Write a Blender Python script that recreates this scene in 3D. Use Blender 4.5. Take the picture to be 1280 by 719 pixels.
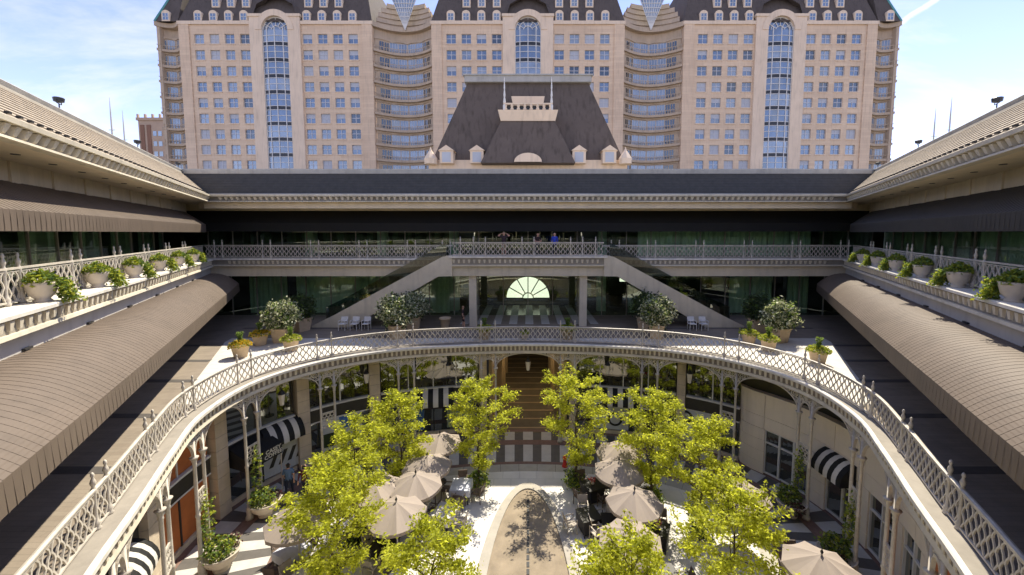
import bpy, bmesh, math, random
import numpy as np
from mathutils import Vector, Matrix

R = math.radians
for o in list(bpy.data.objects):
    bpy.data.objects.remove(o)
scn = bpy.context.scene
COL = scn.collection

# ------------------------------------------------------------------ camera
EYE = 13.0                      # eye height above the courtyard paving
cam_d = bpy.data.cameras.new('camera')
cam_d.sensor_width = 36.0
cam_d.lens = 36.0 * 490 / 1280
cam_d.shift_x = -20 / 1280
cam_d.shift_y = -29.9 / 1280
cam_d.clip_start = 0.1
cam_d.clip_end = 6000
cam = bpy.data.objects.new('camera', cam_d)
cam.location = (0, 0, EYE)
cam.rotation_euler = (R(90 - 4.5), 0, 0)
COL.objects.link(cam)
scn.camera = cam

# ------------------------------------------------------------------ sky, sun, exposure
SUN_EL, SUN_AZ = 57.0, 27.0     # azimuth measured from +Y towards +X
world = bpy.data.worlds.new('World')
scn.world = world
world.use_nodes = True
wn, wl = world.node_tree.nodes, world.node_tree.links
wn.clear()
w_out = wn.new('ShaderNodeOutputWorld')
w_bg = wn.new('ShaderNodeBackground'); w_bg.inputs['Strength'].default_value = 0.15
sky = wn.new('ShaderNodeTexSky'); sky.sky_type = 'NISHITA'; sky.sun_disc = False
sky.sun_elevation = R(SUN_EL); sky.sun_rotation = R(SUN_AZ)
sky.air_density = 0.7; sky.dust_density = 0.0; sky.ozone_density = 4.0
tc = wn.new('ShaderNodeTexCoord')
# thin cirrus: stretched noise over the sky direction projected on a high plane
sep = wn.new('ShaderNodeSeparateXYZ'); wl.new(tc.outputs['Generated'], sep.inputs[0])
zz = wn.new('ShaderNodeMath'); zz.operation = 'MAXIMUM'; zz.inputs[1].default_value = 0.0
wl.new(sep.outputs['Z'], zz.inputs[0])
zp = wn.new('ShaderNodeMath'); zp.operation = 'ADD'; zp.inputs[1].default_value = 0.22
wl.new(zz.outputs[0], zp.inputs[0])
dx = wn.new('ShaderNodeMath'); dx.operation = 'DIVIDE'; wl.new(sep.outputs['X'], dx.inputs[0]); wl.new(zp.outputs[0], dx.inputs[1])
dy = wn.new('ShaderNodeMath'); dy.operation = 'DIVIDE'; wl.new(sep.outputs['Y'], dy.inputs[0]); wl.new(zp.outputs[0], dy.inputs[1])
comb = wn.new('ShaderNodeCombineXYZ'); wl.new(dx.outputs[0], comb.inputs['X']); wl.new(dy.outputs[0], comb.inputs['Y'])
mp = wn.new('ShaderNodeMapping'); mp.inputs['Scale'].default_value = (1.0, 2.3, 1); mp.inputs['Rotation'].default_value = (0, 0, R(18)); mp.inputs['Location'].default_value = (1.3, 0.4, 0)
wl.new(comb.outputs[0], mp.inputs['Vector'])
nz = wn.new('ShaderNodeTexNoise'); nz.inputs['Scale'].default_value = 1.1; nz.inputs['Detail'].default_value = 9; nz.inputs['Roughness'].default_value = 0.62; nz.inputs['Distortion'].default_value = 0.5
wl.new(mp.outputs[0], nz.inputs['Vector'])
cr = wn.new('ShaderNodeValToRGB'); cr.color_ramp.elements[0].position = 0.48; cr.color_ramp.elements[1].position = 0.84
cr.color_ramp.elements[0].color = (0.0, 0.0, 0.0, 1); cr.color_ramp.elements[1].color = (0.95, 0.95, 0.95, 1)
wl.new(nz.outputs['Fac'], cr.inputs[0])
cloud = wn.new('ShaderNodeMix'); cloud.data_type = 'RGBA'
cloud.inputs[7].default_value = (2.7, 2.62, 2.65, 1)
tint = wn.new('ShaderNodeMix'); tint.data_type = 'RGBA'; tint.blend_type = 'MULTIPLY'; tint.inputs[0].default_value = 1.0
tint.inputs[7].default_value = (1.00, 0.735, 0.715, 1)
wl.new(sky.outputs[0], tint.inputs[6])
wl.new(tint.outputs[2], cloud.inputs[6])
# contrail: a thin straight streak, distance to a great-circle plane
def vmath(op, a, b=None):
    n = wn.new('ShaderNodeVectorMath'); n.operation = op
    if isinstance(a, tuple): n.inputs[0].default_value = a
    else: wl.new(a, n.inputs[0])
    if b is not None:
        if isinstance(b, tuple): n.inputs[1].default_value = b
        else: wl.new(b, n.inputs[1])
    return n
_c, _s = math.cos(R(4.5)), math.sin(R(4.5))
def pixray(px, py):
    a = (px - 660) / 490; b = -(py - 329.6) / 490
    return Vector((a, _c + b * _s, -_s + b * _c)).normalized()
ra, rb = pixray(1128, 27), pixray(1166, 2)
pn = ra.cross(rb).normalized()
mid = pixray(1160, 6)
dpl = vmath('DOT_PRODUCT', tc.outputs['Generated'], tuple(pn))
dmid = vmath('DOT_PRODUCT', tc.outputs['Generated'], tuple(mid))
nw = wn.new('ShaderNodeTexNoise'); nw.inputs['Scale'].default_value = 60; nw.inputs['Detail'].default_value = 4
wl.new(tc.outputs['Generated'], nw.inputs['Vector'])
wob = wn.new('ShaderNodeMath'); wob.operation = 'MULTIPLY_ADD'; wob.inputs[1].default_value = 0.008; wl.new(nw.outputs['Fac'], wob.inputs[0])
wob.inputs[2].default_value = -0.004
dsum = wn.new('ShaderNodeMath'); dsum.operation = 'ADD'; wl.new(dpl.outputs['Value'], dsum.inputs[0]); wl.new(wob.outputs[0], dsum.inputs[1])
dabs = wn.new('ShaderNodeMath'); dabs.operation = 'ABSOLUTE'; wl.new(dsum.outputs[0], dabs.inputs[0])
mr = wn.new('ShaderNodeMapRange'); mr.inputs[1].default_value = 0.0015; mr.inputs[2].default_value = 0.0060; mr.inputs[3].default_value = 0.8; mr.inputs[4].default_value = 0.0
wl.new(dabs.outputs[0], mr.inputs[0])
mr2 = wn.new('ShaderNodeMapRange'); mr2.inputs[1].default_value = 0.9972; mr2.inputs[2].default_value = 0.9985; mr2.inputs[3].default_value = 0.0; mr2.inputs[4].default_value = 1.0
wl.new(dmid.outputs['Value'], mr2.inputs[0])
mt = wn.new('ShaderNodeMath'); mt.operation = 'MULTIPLY'; wl.new(mr.outputs[0], mt.inputs[0]); wl.new(mr2.outputs[0], mt.inputs[1])
mx = wn.new('ShaderNodeMath'); mx.operation = 'MAXIMUM'; wl.new(cr.outputs[0], mx.inputs[0]); wl.new(mt.outputs[0], mx.inputs[1])
wl.new(mx.outputs[0], cloud.inputs[0])
wl.new(cloud.outputs[2], w_bg.inputs['Color'])
wl.new(w_bg.outputs[0], w_out.inputs['Surface'])

sun_d = bpy.data.lights.new('sun', 'SUN')
sun_d.energy = 2.7; sun_d.angle = R(0.6); sun_d.color = (1.0, 0.92, 0.76)
sun = bpy.data.objects.new('sun', sun_d); COL.objects.link(sun)
_sd = Vector((math.sin(R(SUN_AZ)) * math.cos(R(SUN_EL)), math.cos(R(SUN_AZ)) * math.cos(R(SUN_EL)), math.sin(R(SUN_EL))))
sun.rotation_euler = _sd.to_track_quat('Z', 'Y').to_euler()

scn.view_settings.view_transform = 'Standard'
scn.view_settings.look = 'None'
scn.view_settings.gamma = 1.0
scn.view_settings.exposure = 1.65
scn.render.engine = 'CYCLES'

# ------------------------------------------------------------------ materials
MATS = {}
def _nt(name):
    m = bpy.data.materials.new(name); m.use_nodes = True
    nt = m.node_tree; nt.nodes.clear()
    out = nt.nodes.new('ShaderNodeOutputMaterial')
    MATS[name] = m
    return m, nt, out

def mat(name, col, rough=0.7, var=0.18, scale=1.5, bump=0.0, bscale=20, spec=0.4, metal=0.0, stain=0.0, joints=None):
    """procedural surface: base colour with two octaves of uneven tone, optional streaky stains, bump, masonry joints"""
    m, nt, out = _nt(name); N, Lk = nt.nodes, nt.links
    b = N.new('ShaderNodeBsdfPrincipled'); b.inputs['Roughness'].default_value = rough
    b.inputs['Metallic'].default_value = metal; b.inputs['Specular IOR Level'].default_value = spec
    g = N.new('ShaderNodeNewGeometry')
    n1 = N.new('ShaderNodeTexNoise'); n1.inputs['Scale'].default_value = scale; n1.inputs['Detail'].default_value = 8; n1.inputs['Roughness'].default_value = 0.65
    Lk.new(g.outputs['Position'], n1.inputs['Vector'])
    rmp = N.new('ShaderNodeMapRange'); rmp.inputs[1].default_value = 0.25; rmp.inputs[2].default_value = 0.75
    rmp.inputs[3].default_value = 1 - var; rmp.inputs[4].default_value = 1 + var
    Lk.new(n1.outputs['Fac'], rmp.inputs[0])
    mul = N.new('ShaderNodeVectorMath'); mul.operation = 'SCALE'; mul.inputs[0].default_value = col
    Lk.new(rmp.outputs[0], mul.inputs['Scale'])
    cur = mul.outputs[0]
    if stain:
        mpn = N.new('ShaderNodeMapping'); mpn.inputs['Scale'].default_value = (2.2, 2.2, 0.25)
        Lk.new(g.outputs['Position'], mpn.inputs['Vector'])
        n2 = N.new('ShaderNodeTexNoise'); n2.inputs['Scale'].default_value = 1.2; n2.inputs['Detail'].default_value = 6
        Lk.new(mpn.outputs[0], n2.inputs['Vector'])
        r2 = N.new('ShaderNodeMapRange'); r2.inputs[1].default_value = 0.5; r2.inputs[2].default_value = 0.78; r2.inputs[3].default_value = 1.0; r2.inputs[4].default_value = 1 - stain
        Lk.new(n2.outputs['Fac'], r2.inputs[0])
        m2 = N.new('ShaderNodeVectorMath'); m2.operation = 'SCALE'; Lk.new(cur, m2.inputs[0]); Lk.new(r2.outputs[0], m2.inputs['Scale'])
        cur = m2.outputs[0]
    if joints:
        jw, jh, dark = joints[:3]
        plane = joints[3] if len(joints) > 3 else 'xz'
        sp = N.new('ShaderNodeSeparateXYZ'); Lk.new(g.outputs['Position'], sp.inputs[0])
        cb = N.new('ShaderNodeCombineXYZ')
        Lk.new(sp.outputs['X'], cb.inputs['X']); Lk.new(sp.outputs['Z' if plane == 'xz' else 'Y'], cb.inputs['Y'])
        bt = N.new('ShaderNodeTexBrick'); bt.inputs['Scale'].default_value = 1.0
        bt.inputs['Brick Width'].default_value = jw; bt.inputs['Row Height'].default_value = jh
        bt.inputs['Mortar Size'].default_value = min(jw, jh) * 0.035
        bt.inputs['Color1'].default_value = (1, 1, 1, 1); bt.inputs['Color2'].default_value = (0.9, 0.88, 0.87, 1)
        bt.inputs['Mortar'].default_value = (dark, dark, dark, 1)
        Lk.new(cb.outputs[0], bt.inputs['Vector'])
        m3 = N.new('ShaderNodeVectorMath'); m3.operation = 'MULTIPLY'; Lk.new(cur, m3.inputs[0]); Lk.new(bt.outputs['Color'], m3.inputs[1])
        cur = m3.outputs[0]
    Lk.new(cur, b.inputs['Base Color'])
    if bump:
        n3 = N.new('ShaderNodeTexNoise'); n3.inputs['Scale'].default_value = bscale; n3.inputs['Detail'].default_value = 4
        Lk.new(g.outputs['Position'], n3.inputs['Vector'])
        bp = N.new('ShaderNodeBump'); bp.inputs['Strength'].default_value = bump; bp.inputs['Distance'].default_value = 0.02
        Lk.new(n3.outputs['Fac'], bp.inputs['Height']); Lk.new(bp.outputs[0], b.inputs['Normal'])
    Lk.new(b.outputs[0], out.inputs['Surface'])
    return m

def leafmat(name, col, trans, var=0.35, mix=0.45):
    m, nt, out = _nt(name); N, Lk = nt.nodes, nt.links
    g = N.new('ShaderNodeNewGeometry')
    n1 = N.new('ShaderNodeTexNoise'); n1.inputs['Scale'].default_value = 1.7; n1.inputs['Detail'].default_value = 3
    Lk.new(g.outputs['Position'], n1.inputs['Vector'])
    ad = N.new('ShaderNodeMath'); ad.operation = 'ADD'; Lk.new(n1.outputs['Fac'], ad.inputs[0]); Lk.new(g.outputs['Random Per Island'], ad.inputs[1])
    rmp = N.new('ShaderNodeMapRange'); rmp.inputs[1].default_value = 0.3; rmp.inputs[2].default_value = 1.7
    rmp.inputs[3].default_value = 1 - var; rmp.inputs[4].default_value = 1 + var
    Lk.new(ad.outputs[0], rmp.inputs[0])
    outs = []
    for c in (col, trans):
        mul = N.new('ShaderNodeVectorMath'); mul.operation = 'SCALE'; mul.inputs[0].default_value = c
        Lk.new(rmp.outputs[0], mul.inputs['Scale']); outs.append(mul)
    d = N.new('ShaderNodeBsdfPrincipled'); d.inputs['Roughness'].default_value = 0.5; d.inputs['Specular IOR Level'].default_value = 0.3
    Lk.new(outs[0].outputs[0], d.inputs['Base Color'])
    t = N.new('ShaderNodeBsdfTranslucent'); Lk.new(outs[1].outputs[0], t.inputs['Color'])
    mx = N.new('ShaderNodeMixShader'); mx.inputs[0].default_value = mix
    Lk.new(d.outputs[0], mx.inputs[1]); Lk.new(t.outputs[0], mx.inputs[2]); Lk.new(mx.outputs[0], out.inputs['Surface'])
    return m

def glassmat(name, body, refl=0.3, rough=0.02, transp=None, var=0.3):
    """reflective glazing; with transp a tinted see-through pane, else a dark room behind"""
    m, nt, out = _nt(name); N, Lk = nt.nodes, nt.links
    gl = N.new('ShaderNodeBsdfGlossy'); gl.inputs['Roughness'].default_value = rough; gl.inputs['Color'].default_value = (0.9, 0.95, 0.93, 1)
    if transp:
        bd = N.new('ShaderNodeBsdfTransparent'); bd.inputs['Color'].default_value = (*transp, 1)
    else:
        bd = N.new('ShaderNodeBsdfDiffuse')
        g = N.new('ShaderNodeNewGeometry')
        n1 = N.new('ShaderNodeTexNoise'); n1.inputs['Scale'].default_value = 0.35; n1.inputs['Detail'].default_value = 3
        Lk.new(g.outputs['Position'], n1.inputs['Vector'])
        rmp = N.new('ShaderNodeMapRange'); rmp.inputs[1].default_value = 0.3; rmp.inputs[2].default_value = 0.7; rmp.inputs[3].default_value = 1 - var; rmp.inputs[4].default_value = 1 + var
        Lk.new(n1.outputs['Fac'], rmp.inputs[0])
        mul = N.new('ShaderNodeVectorMath'); mul.operation = 'SCALE'; mul.inputs[0].default_value = body
        Lk.new(rmp.outputs[0], mul.inputs['Scale']); Lk.new(mul.outputs[0], bd.inputs['Color'])
    fr = N.new('ShaderNodeLayerWeight'); fr.inputs['Blend'].default_value = 0.25
    mr = N.new('ShaderNodeMapRange'); mr.inputs[3].default_value = refl; mr.inputs[4].default_value = min(1, refl + 0.5)
    Lk.new(fr.outputs['Facing'], mr.inputs[0])
    mx = N.new('ShaderNodeMixShader'); Lk.new(mr.outputs[0], mx.inputs[0]); Lk.new(bd.outputs[0], mx.inputs[1]); Lk.new(gl.outputs[0], mx.inputs[2])
    Lk.new(mx.outputs[0], out.inputs['Surface'])
    return m

def emit(name, col, strength):
    m, nt, out = _nt(name)
    e = nt.nodes.new('ShaderNodeEmission'); e.inputs['Color'].default_value = (*col, 1); e.inputs['Strength'].default_value = strength
    nt.links.new(e.outputs[0], out.inputs['Surface']); return m

mat('paving_white', (0.68, 0.65, 0.60), 0.8, 0.12, 0.9, 0.15, joints=(0.9, 0.9, 0.86, 'xy'))
mat('ground_far', (0.16, 0.15, 0.13), 0.9, 0.2, 0.1)
mat('stripe_white', (0.50, 0.48, 0.44), 0.75, 0.15, 2.5, 0.1)
mat('stripe_dark', (0.11, 0.1, 0.09), 0.75, 0.2, 2.5, 0.1)
mat('brick_paving', (0.20, 0.125, 0.10), 0.85, 0.25, 6, 0.3)
mat('concrete', (0.4, 0.37, 0.31), 0.85, 0.15, 2, 0.15)
mat('kerb', (0.36, 0.33, 0.28), 0.8, 0.15, 2, 0.15)
mat('gravel', (0.26, 0.21, 0.15), 0.95, 0.3, 1.3, 0.6, 60)
mat('drain', (0.05, 0.05, 0.05), 0.7)
mat('deck', (0.245, 0.205, 0.16), 0.85, 0.18, 1.2, 0.2, joints=(1.2, 0.16, 0.7, 'xy'))
mat('deck_band', (0.085, 0.075, 0.068), 0.8, 0.2, 3)
mat('deck_pale', (0.60, 0.565, 0.50), 0.8, 0.1, 1.0, 0.1, joints=(0.7, 0.7, 0.8, 'xy'))
mat('iron', (0.54, 0.49, 0.41), 0.5, 0.22, 5, 0.15, 40, stain=0.25)
mat('iron_edge', (0.7, 0.655, 0.57), 0.6, 0.16, 2.2, stain=0.3)
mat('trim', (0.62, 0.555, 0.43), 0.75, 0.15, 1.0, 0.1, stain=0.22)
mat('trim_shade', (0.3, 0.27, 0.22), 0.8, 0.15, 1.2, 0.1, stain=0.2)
mat('coping', (0.28, 0.25, 0.205), 0.85, 0.2, 1.5, 0.15)
mat('band_grey', (0.5, 0.48, 0.44), 0.7, 0.1, 0.8, stain=0.2)
mat('soffit', (0.74, 0.63, 0.46), 0.85, 0.12, 1.2)
mat('render_wall', (0.68, 0.59, 0.43), 0.85, 0.12, 0.8, stain=0.15)
mat('tile', (0.44, 0.375, 0.29), 0.8, 0.2, 3.0, 0.3, 30, stain=0.15)
mat('slate', (0.058, 0.054, 0.046), 0.75, 0.25, 3, 0.3, 25)  # darker than the wing tile, the back slope's shade put into its colour
mat('slate_brown', (0.12, 0.093, 0.075), 0.85, 0.16, 0.6, 0.2, 8, stain=0.45)
mat('roof_cap', (0.40, 0.385, 0.35), 0.7, 0.15, 1.2, stain=0.25)
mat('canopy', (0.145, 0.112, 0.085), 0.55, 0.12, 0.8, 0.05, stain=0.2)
mat('canopy_shaded', (0.055, 0.05, 0.043), 0.7, 0.15, 1.5)  # copy of canopy for the unlit wing's awning, shade put into the colour
mat('canopy_black', (0.012, 0.012, 0.011), 0.8, 0.15, 1.5)
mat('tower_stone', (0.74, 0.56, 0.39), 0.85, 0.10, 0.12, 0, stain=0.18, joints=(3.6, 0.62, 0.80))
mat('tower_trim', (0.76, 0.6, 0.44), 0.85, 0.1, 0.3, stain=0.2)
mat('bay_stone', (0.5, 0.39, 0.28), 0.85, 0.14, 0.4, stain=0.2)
mat('tower_roof', (0.1, 0.08, 0.068), 0.85, 0.15, 0.5, 0.2, 4, stain=0.35)
mat('frame_white', (0.66, 0.64, 0.60), 0.5, 0.06, 2)
mat('frame_tower', (0.52, 0.52, 0.54), 0.5, 0.06, 2)
mat('blind', (0.46, 0.48, 0.52), 0.7, 0.06, 1)
mat('spandrel', (0.03, 0.032, 0.036), 0.3, 0.1, 1)
mat('copper', (0.10, 0.30, 0.29), 0.7, 0.15, 1)
mat('stone_pier', (0.62, 0.52, 0.39), 0.8, 0.15, 2.0, 0.2, stain=0.15)
mat('drum_white', (0.8, 0.7, 0.56), 0.7, 0.07, 0.7, stain=0.1)
mat('drum_niche', (0.8, 0.67, 0.48), 0.8, 0.08, 0.7)
mat('orange_panel', (0.47, 0.15, 0.045), 0.5, 0.22, 1.6, 0.1)
mat('sign_band', (0.045, 0.04, 0.03), 0.6, 0.2, 1)
mat('black_cloth', (0.012, 0.012, 0.012), 0.75, 0.15, 3)
mat('white_cloth', (0.62, 0.59, 0.53), 0.8, 0.08, 3)
mat('pale_cloth', (0.62, 0.63, 0.70), 0.8, 0.1, 9)
mat('poster_white', (0.55, 0.57, 0.58), 0.5, 0.15, 1.6)
mat('poster_blue', (0.06, 0.16, 0.42), 0.5, 0.4, 3)
mat('poster_green', (0.22, 0.27, 0.20), 0.5, 0.4, 2)
mat('ink', (0.02, 0.02, 0.02), 0.6)
mat('umbrella', (0.30, 0.25, 0.21), 0.85, 0.08, 1.5)
mat('metal_light', (0.45, 0.43, 0.40), 0.4, 0.1, 4)
mat('metal_dark', (0.03, 0.03, 0.03), 0.45, 0.1, 4)
mat('table_dark', (0.025, 0.022, 0.02), 0.45, 0.2, 4)
mat('chair_tan', (0.40, 0.35, 0.29), 0.6, 0.15, 5)
mat('chair_brown', (0.12, 0.085, 0.065), 0.6, 0.2, 5)
mat('chair_white', (0.70, 0.69, 0.67), 0.5, 0.05, 4)
mat('pot_tan', (0.52, 0.40, 0.26), 0.8, 0.12, 4, 0.1)
mat('pot_pale', (0.60, 0.52, 0.42), 0.75, 0.1, 4, 0.1)
mat('soil', (0.04, 0.03, 0.02), 0.95)
mat('bark', (0.085, 0.066, 0.05), 0.9, 0.3, 8, 0.6, 30)
mat('red', (0.55, 0.03, 0.03), 0.5, 0.2, 30)
mat('curtain', (0.72, 0.8, 0.66), 0.9, 0.1, 3)
mat('inner_column', (0.66, 0.75, 0.64), 0.8, 0.1, 1)
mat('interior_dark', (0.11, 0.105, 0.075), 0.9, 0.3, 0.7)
mat('interior_floor', (0.17, 0.145, 0.105), 0.25, 0.2, 1)
mat('interior_tan', (0.34, 0.25, 0.14), 0.7, 0.25, 0.5)
mat('skin', (0.50, 0.29, 0.20), 0.6, 0.05, 5)
mat('hair_dark', (0.02, 0.015, 0.01), 0.6)
mat('hair_blond', (0.30, 0.20, 0.09), 0.6)
mat('shirt_dark', (0.035, 0.02, 0.022), 0.8)
mat('shirt_blue', (0.03, 0.06, 0.42), 0.8)
mat('shirt_steel', (0.10, 0.16, 0.26), 0.8)
mat('shirt_wine', (0.10, 0.02, 0.025), 0.8)
mat('trousers_navy', (0.025, 0.03, 0.05), 0.8)
mat('trousers_tan', (0.34, 0.26, 0.18), 0.8)
mat('far_brick', (0.45, 0.33, 0.24), 0.9, 0.1, 0.2)
mat('far_brick_dark', (0.24, 0.13, 0.085), 0.9, 0.1, 0.2)
mat('lamp_glass', (0.72, 0.66, 0.56), 0.4, 0.1, 5)
mat('sign_cream', (0.62, 0.58, 0.47), 0.6)
glassmat('window_blue', (0.10, 0.15, 0.25), 0.14, 0.06)
glassmat('window_pale', (0.22, 0.27, 0.35), 0.14, 0.06)
glassmat('window_dark', (0.035, 0.045, 0.06), 0.12, 0.05)
glassmat('shop_glass', (0.020, 0.020, 0.014), 0.22, 0.015)
glassmat('tinted', None, 0.10, 0.01, (0.78, 0.88, 0.79))
glassmat('stair_glass', None, 0.14, 0.01, (0.45, 0.52, 0.50))
emit('glow_pane', (1.0, 0.93, 0.82), 0.55)
emit('lamp_bulb', (1.0, 0.82, 0.55), 14.0)
leafmat('leaf_locust', (0.33, 0.36, 0.04), (0.68, 0.70, 0.06), 0.42, 0.60)
leafmat('leaf_dark', (0.05, 0.075, 0.03), (0.08, 0.12, 0.03), 0.4, 0.25)
leafmat('leaf_silver', (0.62, 0.62, 0.42), (0.45, 0.48, 0.22), 0.4, 0.3)
leafmat('leaf_green', (0.12, 0.19, 0.04), (0.25, 0.34, 0.05), 0.4, 0.35)
leafmat('leaf_lime', (0.32, 0.36, 0.04), (0.5, 0.52, 0.05), 0.3, 0.35)
leafmat('petal_yellow', (0.62, 0.40, 0.02), (0.6, 0.4, 0.02), 0.25, 0.3)
leafmat('leaf_wine', (0.09, 0.03, 0.035), (0.15, 0.04, 0.04), 0.4, 0.3)

# ------------------------------------------------------------------ mesh helpers
class MB:
    def __init__(self):
        self.v, self.f, self.m = [], [], []
    def add(self, vs, fs, mi=0):
        b = len(self.v); self.v += [tuple(map(float, q)) for q in vs]
        self.f += [tuple(b + i for i in f) for f in fs]; self.m += [mi] * len(fs); return self
    def quad(self, a, b, c, d, mi=0): return self.add([a, b, c, d], [(0, 1, 2, 3)], mi)
    def hexa(self, p, mi=0):
        """8 points: bottom ring 0-3, top ring 4-7"""
        return self.add(p, [(3, 2, 1, 0), (4, 5, 6, 7), (0, 1, 5, 4), (1, 2, 6, 5), (2, 3, 7, 6), (3, 0, 4, 7)], mi)
    def box(self, x0, x1, y0, y1, z0, z1, mi=0):
        return self.hexa([(x0, y0, z0), (x1, y0, z0), (x1, y1, z0), (x0, y1, z0), (x0, y0, z1), (x1, y0, z1), (x1, y1, z1), (x0, y1, z1)], mi)
    def bar(self, p, q, w, h=None, mi=0):
        p, q = Vector(p), Vector(q); h = h or w
        d = (q - p).normalized(); up = Vector((0, 0, 1)) if abs(d.z) < 0.95 else Vector((0, 1, 0))
        a = d.cross(up).normalized() * w / 2; b = a.cross(d).normalized() * h / 2
        return self.hexa([p - a - b, p + a - b, p + a + b, p - a + b, q - a - b, q + a - b, q + a + b, q - a + b], mi)
    def tube(self, pts, rad, n=6, mi=0, caps=True):
        pts = [Vector(p) for p in pts]; k = len(pts)
        if not hasattr(rad, '__len__'): rad = [rad] * k
        vs = []
        for i, p in enumerate(pts):
            d = (pts[min(i + 1, k - 1)] - pts[max(i - 1, 0)]).normalized()
            up = Vector((0, 0, 1)) if abs(d.z) < 0.9 else Vector((1, 0, 0))
            a = d.cross(up).normalized(); b = a.cross(d)
            for j in range(n):
                t = 2 * math.pi * j / n; vs.append(p + (a * math.cos(t) + b * math.sin(t)) * rad[i])
        fs = [(i * n + j, i * n + (j + 1) % n, (i + 1) * n + (j + 1) % n, (i + 1) * n + j) for i in range(k - 1) for j in range(n)]
        if caps: fs += [tuple(range(n - 1, -1, -1)), tuple((k - 1) * n + j for j in range(n))]
        return self.add(vs, fs, mi)
    def lathe(self, prof, n=12, c=(0, 0, 0), mi=0, caps=True):
        vs = []; k = len(prof)
        for r, z in prof:
            for j in range(n):
                t = 2 * math.pi * j / n; vs.append((c[0] + r * math.cos(t), c[1] + r * math.sin(t), c[2] + z))
        fs = [(i * n + j, i * n + (j + 1) % n, (i + 1) * n + (j + 1) % n, (i + 1) * n + j) for i in range(k - 1) for j in range(n)]
        if caps: fs += [tuple(range(n - 1, -1, -1)), tuple((k - 1) * n + j for j in range(n))]
        return self.add(vs, fs, mi)
    def loft(self, secs, closed=True, mi=0, caps=True, loop=False):
        """sections: lists of equal length; closed = profile closed; loop = sections closed"""
        n = len(secs[0]); k = len(secs); vs = [p for s in secs for p in s]; fs = []
        for i in range(k if loop else k - 1):
            i2 = (i + 1) % k
            for j in range(n if closed else n - 1):
                j2 = (j + 1) % n; fs.append((i * n + j, i * n + j2, i2 * n + j2, i2 * n + j))
        if caps and closed and not loop: fs += [tuple(range(n - 1, -1, -1)), tuple((k - 1) * n + j for j in range(n))]
        return self.add(vs, fs, mi)
    def mesh(self, name, mats, smooth=False):
        me = bpy.data.meshes.new(name); me.from_pydata(self.v, [], self.f)
        for m in ([mats] if isinstance(mats, str) else mats): me.materials.append(MATS[m])
        me.polygons.foreach_set('material_index', self.m)
        if smooth: me.polygons.foreach_set('use_smooth', [True] * len(me.polygons))
        bm = bmesh.new(); bm.from_mesh(me); bmesh.ops.recalc_face_normals(bm, faces=bm.faces); bm.to_mesh(me); bm.free()
        me.update(); return me
    def build(self, name, mats, parent=None, smooth=False, loc=(0, 0, 0), rz=0.0):
        return place(name, self.mesh(name, mats, smooth), parent, loc, rz)

def place(name, me, parent=None, loc=(0, 0, 0), rz=0.0, scale=None):
    o = bpy.data.objects.new(name, me); COL.objects.link(o)
    o.location = loc; o.rotation_euler = (0, 0, rz)
    if scale: o.scale = (scale,) * 3 if not hasattr(scale, '__len__') else scale
    if parent: o.parent = parent
    return o
def empty(name, loc=(0, 0, 0), rz=0.0):
    o = bpy.data.objects.new(name, None); COL.objects.link(o); o.location = loc; o.rotation_euler = (0, 0, rz); o.empty_display_size = 0.3
    return o
def tag(o, label=None, cat=None, group=None, kind=None):
    if label: o['label'] = label
    if cat: o['category'] = cat
    if group: o['group'] = group
    if kind: o['kind'] = kind
    return o
def dup(root, loc, rz=0.0, label=None, group=None, scale=None):
    def cp(o, par):
        c = o.copy(); COL.objects.link(c); c.parent = par
        for k in o.children: cp(k, c)
        return c
    r = cp(root, None); r.location = loc; r.rotation_euler = (0, 0, rz)
    if scale: r.scale = (scale,) * 3
    if label: r['label'] = label
    if group: r['group'] = group
    return r

def leaves_mesh(name, pts, size, rng, mats, up=0.0, aspect=0.45, midx=None):
    pts = np.asarray(pts, float); n = len(pts)
    a = rng.normal(size=(n, 3)); a[:, 2] *= (1 - up); a /= np.linalg.norm(a, axis=1)[:, None]
    b = rng.normal(size=(n, 3)); b -= (b * a).sum(1)[:, None] * a; b /= np.linalg.norm(b, axis=1)[:, None]
    s = (size * rng.uniform(0.6, 1.4, n))[:, None]
    c = np.cross(a, b)
    q = np.stack([pts - a * s * .5, pts + b * s * aspect * .5 + c * s * .08, pts + a * s * .5, pts - b * s * aspect * .5 + c * s * .08], 1).reshape(-1, 3)
    me = bpy.data.meshes.new(name); me.vertices.add(4 * n); me.vertices.foreach_set('co', q.ravel())
    me.loops.add(4 * n); me.loops.foreach_set('vertex_index', np.arange(4 * n, dtype=np.int32))
    me.polygons.add(n); me.polygons.foreach_set('loop_start', np.arange(0, 4 * n, 4, dtype=np.int32)); me.polygons.foreach_set('loop_total', np.full(n, 4, dtype=np.int32))
    for m in ([mats] if isinstance(mats, str) else mats): me.materials.append(MATS[m])
    if midx is not None: me.polygons.foreach_set('material_index', np.asarray(midx, dtype=np.int32))
    me.update(calc_edges=True); me.validate()
    return me

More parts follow.
